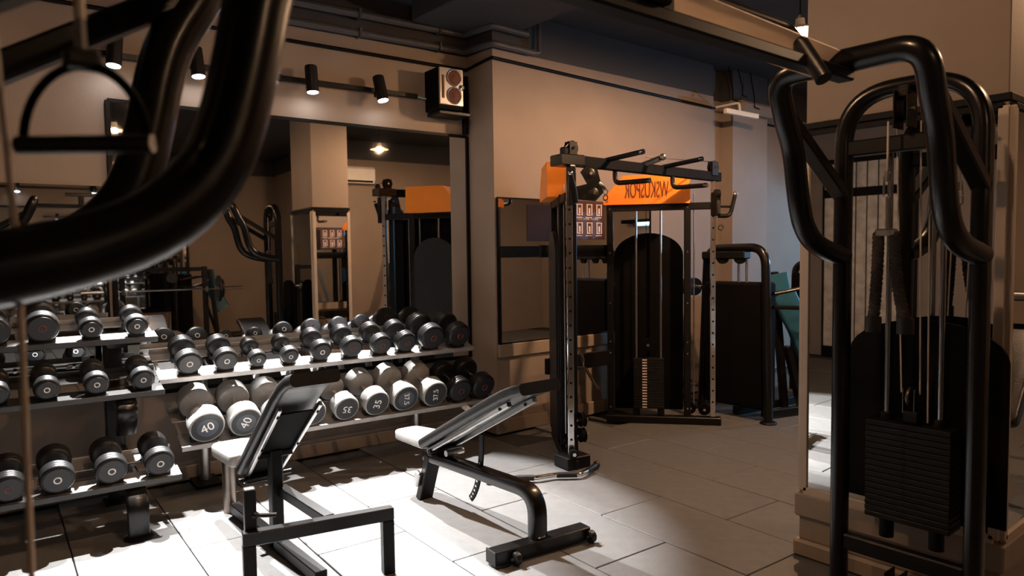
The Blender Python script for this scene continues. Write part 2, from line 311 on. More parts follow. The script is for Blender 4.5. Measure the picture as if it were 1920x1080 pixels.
# ================================================================== CABLE CROSSOVER (two towers + overhead beam)
YN, YF = .914, 1.417; YM = (YN + YF) / 2
cc = thing('cable_crossover', 'black tubular cable crossover station with two towers and overhead beam', 'cable machine', (2.94, YM, 0))
OV = rr(.062, .085, .03, 5)
def tower(x0, s, full=True):
    def P(d, y, z): return V(x0 + s * d, y, z)
    # arch of both uprights
    arch = fillet([P(0, YF, 0), P(0, YF, 2.13), P(0, YN, 2.13), P(0, YN, 0)], .21, 12)
    m = MB(); m.sweep(arch, OV, (1, 0, 0)); ar = m.build('upright_arch', 'black_metal', cc)
    for y in (YN, YF):
        f = MB(); f.span((x0 - .09, y - .045, 0), (x0 + .09, y + .045, .012), .004); f.build('foot_plate', 'black_satin', ar)
    # handle loop
    side = [(0, 1.475), (.106, 1.492), (.20, 1.517), (.268, 1.55), (.320, 1.603), (.350, 1.67), (.372, 1.756), (.388, 1.83), (.412, 1.90), (.455, 1.975)]
    side = smooth2(side)
    lp = [P(d, YF, z) for d, z in side] + fillet([P(.455, YF, 1.975), P(.525, YF, 2.135), P(.525, YN, 2.135), P(.455, YN, 1.975)], .115, 8)[1:-1] + [P(d, YN, z) for d, z in reversed(side)]
    m = MB(); m.tube(lp, .041, 18); m.build('handle_loop', 'black_metal', cc)
    for y in (YN, YF):
        MB().bar(P(.49, y, 2.02), P(.0, y, 1.715), .045, .062, (0, 1, 0), .006).build('brace', 'black_metal', cc)
    for z, h in ((1.91, .062), (.275, .066)):
        MB().box((x0, YM, z), (.05, YF - YN - .05, h), .006).build('cross_bar', 'black_satin', cc)
    MB().box((x0 - s * .12, YM, .03), (.06, YF - YN + .08, .05), .006).build('base_bar', 'black_satin', cc)
    # pulley block at the top
    pb = MB(); pb.span((x0 - .035, YM - .022, 1.98), (x0 + .035, YM - .017, 2.12), .002); pb.span((x0 - .035, YM + .017, 1.98), (x0 + .035, YM + .022, 2.12), .002)
    pb = MB(); pc = P(.04, YM, 2.03)
    for dy in (-.024, .024): pb.box(pc + V(0, dy, .0), (.09, .005, .14), .003)
    pb.box(P(.04, YM, 2.10), (.05, .04, .05), .005)
    po = pb.build('pulley_block', 'black_satin', cc)
    wh = MB(); wh.lathe([(.012, -.012), (.046, -.014), (.040, 0), (.046, .014), (.012, .012)], pc, (0, 1, 0), 24); wh.build('pulley_wheel', 'black_panel', po)
    ax = MB(); ax.cyl(pc - V(0, .034, 0), pc + V(0, .034, 0), .009, seg=10); ax.build('axle', 'steel', po)
    # weight stack
    sx = x0 - s * .085; n = 17; zb, zt = .395, .80; dz = (zt - zb) / n
    pm = None
    for k in range(n):
        o = MB().span((sx - .06, YM - .16, zb + k * dz + .0022), (sx + .06, YM + .16, zb + (k + 1) * dz), .003).build('weight_plate', 'stack_black', cc)
        if k == n - 1: MB().span((sx - .03, YM - .03, zt), (sx + .03, YM + .03, zt + .05), .006).build('selector_head', 'stack_black', o)
        MB().cyl((sx + s * .055, YM + .01, zb + (k + .5) * dz), (sx + s * .0615, YM + .01, zb + (k + .5) * dz), .0055, seg=8).build('pin_hole', 'black_trim', o)
    for dy in (-.10, .10):
        MB().cyl((sx, YM + dy * .95, .31), (sx, YM + dy * .95, .398), .028, seg=14).build('stack_leg', 'stack_black', cc)
        rd = MB(); rd.cyl((sx, YM + dy, .80), (sx, YM + dy, 1.90), .011, seg=12); r_ = rd.build('guide_rod', 'rod_steel', cc)
        MB().cyl((sx, YM + dy, .80), (sx, YM + dy, .83), .022, seg=14).build('rod_collar', 'stack_black', r_)
    # lower hanging pulley above the stack
    pl = MB(); pl.ring((sx, YM + .01, .905), (0, 1, 0), .035, .007); pl.box((sx, YM - .012, .89), (.05, .004, .10), .002); pl.box((sx, YM + .03, .89), (.05, .004, .10), .002)
    pl.build('moving_pulley', 'bronze_steel', cc)
    MB().lathe([(.01, -.01), (.034, -.012), (.028, 0), (.034, .012), (.01, .01)], (sx, YM + .01, .905), (0, 1, 0), 20).build('pulley_wheel', 'black_panel', cc)
    for p, q in ((P(.0, YM + .045, 1.99), (sx, YM + .045, .92)), (P(-.02, YM - .035, 1.99), (sx, YM - .025, .92)), (P(-.04, YM - .06, 1.99), (sx, YM - .055, .81))):
        MB().cyl(p, q, .0032, seg=8).build('cable', 'cable', cc)
    # rear cover
    yy = [(-.30, .42), (.30, .42)] + [(.30 * math.cos(a), 1.06 + .15 * math.sin(a)) for a in [math.pi * k / 14 for k in range(15)]]
    MB().prism(yy, (x0 - s * .185, YM, 0), (0, 1, 0), (0, 0, 1), .012).build('rear_cover', 'black_panel', cc)
    # floor pulley
    fp = MB(); fp.lathe([(.012, -.012), (.046, -.014), (.040, 0), (.046, .014), (.012, .012)], P(.06, YM, .13), (0, 1, 0), 24); fo = fp.build('floor_pulley', 'red_anodised', cc)
    q = MB()
    for dy in (-.024, .024): q.box(P(.05, YM + dy, .15), (.09, .005, .16), .003)
    q.build('pulley_bracket', 'black_satin', fo)
tower(2.94, -1); tower(-.05, 1)
MB().span((.46, YM - .03, 2.066), (2.43, YM + .03, 2.104), .006).build('overhead_beam', 'black_satin', cc)
bar = MB(); bar.tube(fillet([V(.75, YM + .05, 2.205), V(2.15, YM + .05, 2.205), V(2.13, YM - .075, 2.02)], .05), .019, 12); pu = bar.build('pull_up_bar', 'black_metal', cc)
MB().cyl((2.148, YM + .01, 2.146), (2.13, YM - .075, 2.02), .026, seg=14).build('grip', 'rubber', pu)
for x in (.9, 1.45): MB().box((x, YM + .02, 2.15), (.05, .09, .12), .006).build('bar_bracket', 'black_satin', pu)
MB().bar((1.50, YM + .045, 2.148), (2.42, YM + .045, 2.128), .115, .006, (0, .68, .73), .002).build('top_sheet', 'acrylic_tan', cc)
for x in (1.05, 1.38): MB().box((x, YM, 2.135), (.12, .10, .06), .008).build('pulley_carrier', 'black_satin', cc)
MB().box((1.45, YM + .06, 2.19), (.14, .06, .05), .008).build('pulley_carrier', 'black_satin', cc)
# rope attachment hanging on the near tower
rp = thing('rope_attachment', 'dark braided triceps rope hanging from the near cable tower', 'rope', (2.86, YM + .045, 1.2))
rx, ry = 2.875, YM + .05
k = MB(); k.cyl((rx, ry, 1.99), (rx, ry, 1.80), .004, seg=8); k.build('cable', 'cable', rp)
k = MB(); k.tube(fillet([V(rx, ry - .012, 1.74), V(rx, ry - .012, 1.79), V(rx, ry + .012, 1.79), V(rx, ry + .012, 1.70), V(rx, ry - .012, 1.70), V(rx, ry - .012, 1.735)], .01, 3), .0045, 8); k.cyl((rx, ry, 1.80), (rx, ry, 1.76), .012, seg=10); k.build('carabiner', 'steel', rp)
k = MB(); k.box((rx, ry, 1.565), (.05, .07, .028), .006); k.cyl((rx, ry, 1.70), (rx, ry, 1.575), .006, seg=8); k.build('clamp', 'steel', rp)
for dy, yb in ((-.03, -.075), (.03, .045)):
    for ph in (0, 2.1, 4.2):
        pts = []
        for i in range(61):
            t = i / 60; yy_ = ry + dy + (yb - dy) * t * t; z = 1.56 - .34 * t; a = t * 42 + ph
            pts.append(V(rx + .011 * math.cos(a), yy_ + .011 * math.sin(a), z))
        if ph == 0: R_ = MB()
        R_.tube(pts, .0125, 6)
    so = R_.build('rope_strand', 'rope', rp)
    MB().cyl((rx, ry + yb, 1.235), (rx, ry + yb, 1.175), .030, seg=16).build('rope_end', 'rubber', so)
# stirrup handle hanging on the foreground tower
sh = thing('stirrup_handle', 'black D-shaped cable handle hanging in the left foreground', 'cable handle', (.135, .874, 1.62))
ux = (V(.187, .826, 0) - V(.078, .916, 0)).normalized(); c0 = V(.1325, .871, 1.622)
pts = [c0 + ux * (.066 * math.cos(a)) + V(0, 0, .082 * math.sin(a)) for a in [math.pi * k / 20 for k in range(21)]]
MB().sweep(pts, rr(.010, .0045, .002, 2), (ux.y, -ux.x, 0)).build('stirrup', 'black_panel', sh)
MB().cyl(c0 - ux * .072, c0 + ux * .072, .0098, seg=16).build('grip', 'rubber', sh)
MB().box(c0 + V(0, 0, .088), (.034, .024, .020), .004).build('swivel_block', 'black_satin', sh)
MB().cyl(c0 + V(0, 0, .095), c0 + V(0, 0, .135), .0065, .005, seg=10).build('eye', 'steel', sh)
MB().tube([c0 + V(0, 0, .13), c0 + V(0, 0, .25), c0 + V(-.06, .12, .42)], .0055, 10).build('strap', 'cable', sh)
fc = MB(); fc.tube([V(.066, .90, .12), V(.067, .905, 1.0), V(.072, .912, 1.50), V(.060, .93, 1.80), V(.045, .955, 2.02)], .0034, 8)
fc.build('cable', 'cable', cc)
# ================================================================== DUMBBELLS
ORD = ['first', 'second', 'third', 'fourth', 'fifth', 'sixth', 'seventh', 'eighth', 'ninth', 'tenth']
def dumbbell(face, r, style, label, group, rz=-dA, tilt=15, txt=None, tang=0, L=None, seg=28):
    """face = centre of the front face; the bar runs back from it, rising with the tilted shelf."""
    hl = (.075 + r * .35) if style == 'grey' else (.05 + r * .45); L = L or (hl * 2 + .108)
    T = Matrix.Translation(face) @ Matrix.Rotation(rz, 4, 'Z') @ Matrix.Rotation(math.radians(tilt), 4, 'X')
    t = thing('dumbbell', label, 'dumbbell', T @ V(0, L / 2, -r), rz, group)
    h = MB(T); h.lathe([(.014, hl - .005), (.017, hl + .02), (.0165, L / 2), (.017, L - hl - .02), (.014, L - hl + .005)], (0, 0, 0), (0, 1, 0), 14); h.build('handle', 'chrome', t)
    bv = .010 if style == 'grey' else .016
    for end in (0, 1):
        o, ax = ((0, 0, 0), (0, 1, 0)) if end == 0 else ((0, L, 0), (0, -1, 0))
        if style == 'grey': pr = [(r - bv, 0), (r - bv * .3, bv * .3), (r, bv), (r, hl - bv), (r - bv, hl), (.03, hl + .002)]
        else:
            g1 = .0025; a, b_ = hl * .36, hl * .62
            pr = [(r - bv, .002), (r - bv * .3, bv * .35), (r, bv), (r, a - .004), (r - g1, a), (r, a + .004), (r, b_ - .004), (r - g1, b_), (r, b_ + .004), (r, hl - bv), (r - bv * .4, hl - bv * .3), (r - bv * 1.4, hl), (.025, hl + .003)]
        m = MB(T); m.lathe(pr, o, ax, seg); hd = m.build('head', 'grey_rubber' if style == 'grey' else 'rubber', t, 50)
        sgn = -1 if end == 0 else 1; yo = 0 if end == 0 else L
        fm = 'dark_face' if style != 'bluegrey' else 'blue_face'
        m = MB(T); m.lathe([(r - bv - .0005, 0), (r - bv - .002, .0025), (.004, .003)], (0, yo, 0), (0, sgn, 0), seg); m.build('end_face', fm, hd)
        if style == 'ring':
            m = MB(T); m.ring((0, yo + sgn * .003, 0), (0, 1, 0), r * .20, r * .045, 18, 6); m.build('ring_mark', 'white_print', hd)
        elif style == 'red':
            m = MB(T); m.ring((0, yo + sgn * .003, 0), (0, 1, 0), r * .22, r * .035, 18, 6); m.build('ring_mark', 'plate_print', hd)
        elif style == 'grey' and end == 0 and txt:
            if txt in ('40', '37.5') and tang < 90:
                m = MB(T); m.lathe([(r * .62, 0), (r * .60, .0015), (.004, .0018)], (0, -.0026, 0), (0, -1, 0), seg); m.build('badge', 'blue_face', hd)
            text('number', txt, r * (.78 if len(txt) < 3 else .56), T @ Matrix.Translation((0, -.0046, 0)) @ Matrix.Rotation(math.pi / 2, 4, 'X') @ Matrix.Rotation(math.radians(tang), 4, 'Z'), 'white_print', hd)
    return t
def saddle(T, x, y0, r, parent, w=None):
    w = w or r * 1.5; h = r * .36; n = 8; poly = [(-w / 2, -.012), (w / 2, -.012)] + [(w / 2 * math.cos(math.pi * k / n) * 1.0, h - h * .85 * math.sin(math.pi * k / n)) for k in range(n + 1)]
    m = MB(T); m.prism(poly, (x, y0, 0), (1, 0, 0), (0, 0, 1), .045); m.build('saddle', 'saddle', parent)
def shelf(rack, T, x0, x1, depth, m, lipm, items, name='shelf'):
    """tilted tray; T puts the origin at the tray's front edge top, +Y back along the tray"""
    s = MB(T); s.span((x0, 0, -.006), (x1, depth * .36, 0), .002); s.span((x0, depth * .70, -.006), (x1, depth, 0), .002); s.span((x0, depth - .006, 0), (x1, depth, .03), .002)
    for k in range(6): xx = x0 + .01 + (x1 - x0 - .04) * k / 5; s.span((xx, depth * .34, -.02), (xx + .02, depth * .72, -.006), .002)
    o = s.build(name, m, rack)
    l = MB(T); l.span((x0, -.006, -.024), (x1, .002, .009), .002); l.build('shelf_lip', lipm, o)
    l = MB(T); l.span((x0, -.009, -.004), (x1, .001, .012), .002)
    for xx, r, hl, L in items:
        saddle(T, xx, hl * .5 + .012, r, o); saddle(T, xx, L - hl * .5 + .012, r, o)
    return o
# ---- two-tier rack by the large mirror
RK = wA(-1.36, -.3)
rk = thing('dumbbell_rack', 'two-tier steel dumbbell rack on round posts under the large mirror', 'dumbbell rack', RK, -dA)
UPX = [(-2.384, 0.847), (-2.166, 0.828), (-1.969, 0.832), (-1.759, 0.835), (-1.544, 0.833), (-1.321, 0.831), (-1.096, 0.817), (-0.898, 0.834), (-0.682, 0.848), (-0.445, 0.850)]
UPR = [.077, .072, .056, .059, .071, .075, .076, .078, .098, .096]
UPS = ['ring'] * 5 + ['red'] * 5
LOX = [(-2.321, 0.460), (-2.093, 0.461), (-1.881, 0.453), (-1.659, 0.441), (-1.423, 0.429), (-1.198, 0.429), (-0.975, 0.425), (-0.732, 0.424), (-0.506, 0.459), (-0.296, 0.482)]
LOR = [.104, .100, .099, .090, .089, .094, .101, .101, .096, .100]
LOT = [('40', 25), ('40', 65), ('', 0), ('', 0), ('35', 172), ('35', 78), ('37.5', -83), ('37.5', 97), (None, 0), (None, 0)]
def hlen(r, st): return (.075 + r * .35) if st == 'grey' else (.05 + r * .45)
tl15 = math.radians(21)
zU = .772; zL = .366
items = []
SHU = TA @ Matrix.Translation((0, -.50, zU)) @ Matrix.Rotation(tl15, 4, 'X')
for i, ((X, z), r, s_) in enumerate(zip(UPX, UPR, UPS)):
    hl = hlen(r, s_); L = hl * 2 + .108; rs = r + .012
    f = SHU @ V(X, .006, rs)
    kind = {'ring': 'ring-marked', 'red': 'plain-faced'}[s_]
    sz = 'small ' if r < .056 else ('large ' if r > .085 else '')
    dumbbell(f, r, s_, f'{sz}{kind} black dumbbell, {ORD[i]} from left on upper shelf of two-tier rack', 'dumbbells on the upper shelf of the two-tier rack', tilt=21, L=L)
    items.append((X, r, hl, L))
shelf(rk, SHU, -2.55, -.30, .36, 'shelf_steel', 'shelf_steel', items, 'upper_shelf')
items = []
SHL = TA @ Matrix.Translation((0, -.60, zL)) @ Matrix.Rotation(tl15, 4, 'X')
for i, ((X, z), r, (tx, ta)) in enumerate(zip(LOX, LOR, LOT)):
    st_ = 'grey' if tx is not None else 'red'; hl = hlen(r, st_); L = hl * 2 + .165
    f = SHL @ V(X, .006, r + .012)
    lab = f'grey dumbbell numbered {tx}, {ORD[i]} from left on lower shelf of two-tier rack' if tx else f'grey dumbbell behind the left bench backrest, {ORD[i]} from left on lower shelf' if tx == '' else f'black unnumbered dumbbell, {ORD[i]} from left on lower shelf of two-tier rack'
    dumbbell(f, r, st_, lab, 'dumbbells on the lower shelf of the two-tier rack', txt=tx, tang=ta, tilt=21, L=L)
    items.append((X, r, hl, L))
shelf(rk, SHL, -2.46, -.16, .42, 'shelf_steel', 'shelf_steel', items, 'lower_shelf')
for X in (-2.23, -.62):
    m = MB(TA); m.cyl((X, -.12, .012), (X, -.12, .88), .036, seg=20); p_ = m.build('post', 'steel', rk)
    MB(TA).box((X, -.145, .008), (.16, .26, .016), .004).build('base_plate', 'black_satin', p_)
    MB(TA).bar((X, -.14, .49), (X, -.56, .345), .05, .04).build('shelf_arm', 'black_satin', rk)
    MB(TA).bar((X, -.14, .875), (X, -.46, .76), .05, .04).build('shelf_arm', 'black_satin', rk)
for X in (-2.25, -.45):
    m = MB(TA); m.cyl((X, -.63, .325), (X, -.57, .335), .022, seg=16); m.build('bumper', 'white_plastic', rk)
# ---- three-tier rack at the left
lk = thing('dumbbell_rack', 'three-tier black dumbbell rack on curved legs at the left', 'dumbbell rack', wA(-3.0, -.5), -dA)
tiers = [([(-3.341, 1.147), (-3.125, 1.128), (-2.895, 1.117), (-2.666, 1.116)], [.078, .083, .060, .061], ['red', 'red', 'ring', 'ring'], -.55, 'top'),
         ([(-3.342, 0.834), (-3.125, 0.821), (-2.896, 0.821), (-2.668, 0.820)], [.060, .062, .062, .062], ['ring'] * 4, -.70, 'middle'),
         ([(-3.313, 0.417), (-3.109, 0.391), (-2.867, 0.380), (-2.633, 0.382)], [.074, .080, .079, .076], ['red', 'ring', 'ring', 'ring'], -.90, 'bottom')]
for rows, rs, ss, Y, nm in tiers:
    zs = sum(z - r for (X, z), r in zip(rows[1:], rs[1:])) / 3 - .014
    T = TA @ Matrix.Translation((0, Y, zs)) @ Matrix.Rotation(math.radians(14), 4, 'X'); items = []
    for i, ((X, z), r, s_) in enumerate(zip(rows, rs, ss)):
        hl = hlen(r, s_); L = hl * 2 + .108
        mk = 'ring-marked' if s_ == 'ring' else 'plain-faced'
        dumbbell(T @ V(X, .006, r + .012), r, s_, f'{mk} black dumbbell, {ORD[i]} from left on {nm} shelf of three-tier rack', f'dumbbells on the {nm} shelf of the three-tier rack', tilt=14)
        items.append((X, r, hl, L))
    shelf(lk, T, rows[0][0] - .9, rows[-1][0] + .11, .34, 'shelf_steel' if nm != 'middle' else 'shelf_black', 'shelf_black', items, nm + '_shelf')
    # curved leg under this tier
    for X in (-2.755, -4.25):
        zt = zs + .02; pf = rr(.055, .105, .014, 2)
        if nm == 'bottom': pts = fillet([V(X, -.20, zt + .02), V(X, Y - .05, zt - .085), V(X, Y - .03, .0)], .13, 9)
        elif nm == 'middle': pts = fillet([V(X, -.20, zt + .02), V(X, Y - .05, zt - .085), V(X, Y + .08, zt - .245)], .11, 9)
        else: pts = [V(X, -.20, zt + .02), V(X, Y + .12, zt - .055)]
        m = MB(TA); m.sweep(pts, pf, (1, 0, 0)); lg = m.build('curved_leg' if nm != 'top' else 'shelf_arm', 'black_metal', lk)
        if nm == 'bottom':
            m = MB(TA); m.lathe([(.07, 0), (.075, .006), (.06, .014)], (X, Y - .03, 0), (0, 0, 1), 20); m.build('foot', 'black_satin', lg)
for X in (-2.76, -4.24):
    m = MB(TA); m.span((X - .05, -.24, .0), (X + .05, -.16, 1.10), .006); p_ = m.build('rear_post', 'black_metal', lk)
    MB(TA).span((X - .075, -.28, 0), (X + .075, -.12, .012), .003).build('foot', 'black_satin', p_)
# ================================================================== BENCHES
def pad(T, pts, th, rnd, name, m, parent):
    """upholstered pad: outline pts (x, y) in T's XY plane, thickness th downwards from z=0"""
    cx = sum(p[0] for p in pts) / len(pts); cy = sum(p[1] for p in pts) / len(pts); n = len(pts)
    hx = max(abs(p[0] - cx) for p in pts); hy = max(abs(p[1] - cy) for p in pts); mb = MB(T); vs = []; rings = []
    lv = [(rnd * 2.6, .004)] + [(rnd * (1 - math.sin(math.pi / 2 * k / 4)), -rnd * (1 - math.cos(math.pi / 2 * k / 4))) for k in range(5)] + [(0, -th + rnd * .5), (rnd * .4, -th)]
    for off, z in lv: rings.append([(cx + (x - cx) * (1 - off / hx), cy + (y - cy) * (1 - off / hy), z) for x, y in pts])
    vs = [v for r_ in rings for v in r_]; fs = [tuple(range(n)), tuple(reversed(range((len(lv) - 1) * n, len(lv) * n)))]
    for i in range(len(lv) - 1):
        for k in range(n): fs.append((i * n + k, i * n + (k + 1) % n, (i + 1) * n + (k + 1) % n, (i + 1) * n + k))
    mb.add(vs, fs); return mb.build(name, m, parent, 60)
def outline(w0, w1, L, r=.04, n=5):
    base = [(-w0 / 2, 0), (w0 / 2, 0), (w1 / 2, L), (-w1 / 2, L)]
    P = [V(x, y, 0) for x, y in base]; out = []
    for i in range(4):
        a, p, b_ = P[i - 1], P[i], P[(i + 1) % 4]; da, db = (a - p).normalized() * r, (b_ - p).normalized() * r
        for k in range(n + 1): t = k / n; q = (p + da) * (1 - t) ** 2 + p * 2 * t * (1 - t) + (p + db) * t * t; out.append((q.x, q.y))
    return out
def RX(a): return Matrix.Rotation(math.radians(a), 4, 'X')
def TR(*a): return Matrix.Translation(a)
# ---- right bench: axis along y at x = 2.3, seat towards the wall
br = thing('adjustable_bench', 'black incline bench with a curved main tube standing before the two-tier rack', 'bench', (2.30, 3.1, 0))
bx = 2.30
pad(TR(bx, 3.50, .425) @ RX(-3), outline(.26, .17, .42, .05), .058, .016, 'seat', 'vinyl_grey', br)
# backrest with a bent head end
segs = [(3.53, .388), (2.82, .760), (2.58, .862)]
bk = MB(); half = .135; th = .06; sec = rr(.27, th, .022, 4)
path = [V(bx, *p) for p in [(3.53, .395), (3.30, .515), (3.05, .645), (2.86, .742), (2.76, .790), (2.68, .822), (2.60, .845)]]
bk.sweep(path, sec, (0, .45, .9)); bp_ = bk.build('backrest', 'vinyl_black', br, 60)
for sx in (-.085, .085):
    m = MB(); m.bar((bx + sx, 3.50, .352), (bx + sx, 2.74, .748), .03, .028, (0, .45, .9)); rl = m.build('pad_rail', 'steel', br)
    MB().cyl((bx + sx - .02, 2.80, .715), (bx + sx + .02, 2.80, .715), .009, seg=10).build('bolt', 'black_satin', rl)
m = MB(); m.sweep(fillet([V(bx, 3.64, .285), V(bx, 2.635, .305), V(bx, 2.635, .05)], .20, 10), rr(.062, .088, .012, 2), (1, 0, 0)); m.build('main_tube', 'black_metal', br)
m = MB(); m.bar((bx - .0, 3.585, .30), (bx, 3.70, .0), .095, .05, (0, 1, 0)); fl_ = m.build('front_leg', 'black_satin', br)
MB().cyl((bx + .035, 3.63, .21), (bx + .060, 3.63, .21), .018, seg=14).build('adjust_knob', 'rubber', fl_)
MB().box((bx - .06, 3.675, .14), (.03, .05, .10), .01, rx=.36).build('leg_roller', 'steel', fl_)
tb = MB(); tb.bar((2.02, 2.655, .045), (2.60, 2.595, .045), .085, .065); tbo = tb.build('rear_base', 'black_metal', br)
MB().bar((2.016, 2.6555, .046), (2.026, 2.6545, .046), .09, .07).build('end_plate', 'black_satin', tbo)
for x, y in ((2.12, 2.585), (2.585, 2.54)):
    m = MB(); m.lathe([(.018, -.018), (.030, -.014), (.033, 0), (.030, .014), (.018, .018)], (x, y, .034), (1, -.1, 0), 16); w_ = m.build('wheel', 'rubber', br)
    MB().cyl((x - .03, y, .034), (x + .03, y, .034), .008, seg=8).build('axle', 'steel', w_)
MB().cyl((2.07, 2.65, 0), (2.07, 2.65, .014), .055, seg=20).build('foot', 'rubber', br)
MB().lathe([(.035, 0), (.045, .006), (.042, .012)], (bx, 2.64, .078), (0, 0, 1), 16).build('weld_collar', 'steel', br)
arc = [V(bx + .02, 3.12 + .17 * (1 - math.cos(a)), .49 - .40 * math.sin(a)) for a in [math.radians(x) for x in range(-2, 76, 6)]]
m = MB(); m.sweep(arc, rr(.012, .04, .004, 2), (0, 1, 0)); sa = m.build('adjust_sector', 'black_satin', br)
h = MB()
for p in arc[4:]: h.cyl(p - V(.009, 0, 0), p + V(.009, 0, 0), .007, seg=8)
h.build('sector_hole', 'steel', sa)['kind'] = 'stuff'
m = MB(); m.box((bx, 3.50, .345), (.17, .05, .05), .006); m.cyl((bx - .11, 3.46, .36), (bx + .11, 3.46, .36), .014, seg=12); m.build('hinge', 'black_satin', br)
m = MB(); m.cyl((bx - .06, 3.36, .36), (bx + .06, 3.36, .36), .018, seg=12); m.build('hinge_roller', 'steel', br)
# ---- left bench
bl = thing('adjustable_bench', 'black incline bench seen from behind with a square-tube stand', 'bench', (1.32, 3.6, 0))
bx = 1.32
pad(TR(bx, 3.83, .455) @ RX(-4), outline(.27, .22, .46, .055), .075, .022, 'seat', 'vinyl_grey', bl)
path = [V(bx, *p) for p in [(3.80, .375), (3.62, .53), (3.42, .70), (3.26, .835), (3.17, .90), (3.10, .935), (3.02, .955)]]
m = MB(); m.sweep(path, rr(.24, .062, .024, 4), (0, .7, .7)); m.build('backrest', 'vinyl_black', bl, 60)
nb = V(0, -.66, -.75)
pl = [(-.07, 0), (.07, 0), (.085, .62), (-.085, .62)]
m = MB(); m.prism(pl, V(bx, 3.74, .36) + nb * .012, (1, 0, 0), (0, -.755, .655), .008); bpn = m.build('back_board', 'black_panel', bl)
for sx in (-1, 1):
    m = MB(); m.bar(V(bx + sx * .085, 3.77, .315), V(bx + sx * .100, 3.20, .80), .018, .028, (0, .7, .7)); rl = m.build('pad_rail', 'steel', bl)
    h = MB()
    for t in (.1, .5, .92):
        p = V(bx + sx * .085, 3.77, .315).lerp(V(bx + sx * .10, 3.20, .80), t) + nb * .014; h.cyl(p, p + nb * .008, .007, seg=8)
    h.build('bolt', 'black_satin', rl)
MB().bar((bx - .09, 3.55, .495), (bx + .09, 3.55, .495), .03, .03).build('cross_strap', 'black_satin', bl)
MB().span((bx - .03, 3.525, .0), (bx + .03, 3.585, .52), .005).build('centre_post', 'black_satin', bl)
MB().bar((bx, 4.22, .035), (bx, 3.02, .035), .06, .055).build('base_beam', 'black_satin', bl)
MB().bar((bx + .03, 3.56, .30), (bx + .05, 3.03, .285), .055, .05).build('link_beam', 'black_satin', bl)
MB().cyl((1.305, 4.26, .0), (1.305, 4.26, .36), .037, seg=18).build('front_leg', 'bronze_steel', bl)
m = MB(); m.bar((.985, 3.07, .285), (1.642, 2.925, .285), .055, .06); st_ = m.build('stand_bar', 'black_metal', bl)
for x, y in ((1.012, 3.064), (1.615, 2.931)):
    MB().box((x, y, .128), (.055, .055, .256), .004, rz=-.217).build('stand_leg', 'black_satin', st_)
MB().box((1.03, 3.09, .40), (.05, .05, .19), .004, rz=-.2).build('adjust_post', 'black_satin', bl)
m = MB(); m.cyl((1.05, 3.07, .375), (1.13, 3.045, .365), .010, seg=10); m.ball((1.045, 3.07, .376), .018); m.build('adjust_knob', 'rubber', bl)
m = MB(); m.cyl((bx - .14, 3.70, .345), (bx + .14, 3.70, .345), .013, seg=12); m.box((bx, 3.72, .34), (.2, .05, .045), .005); m.build('hinge', 'black_satin', bl)
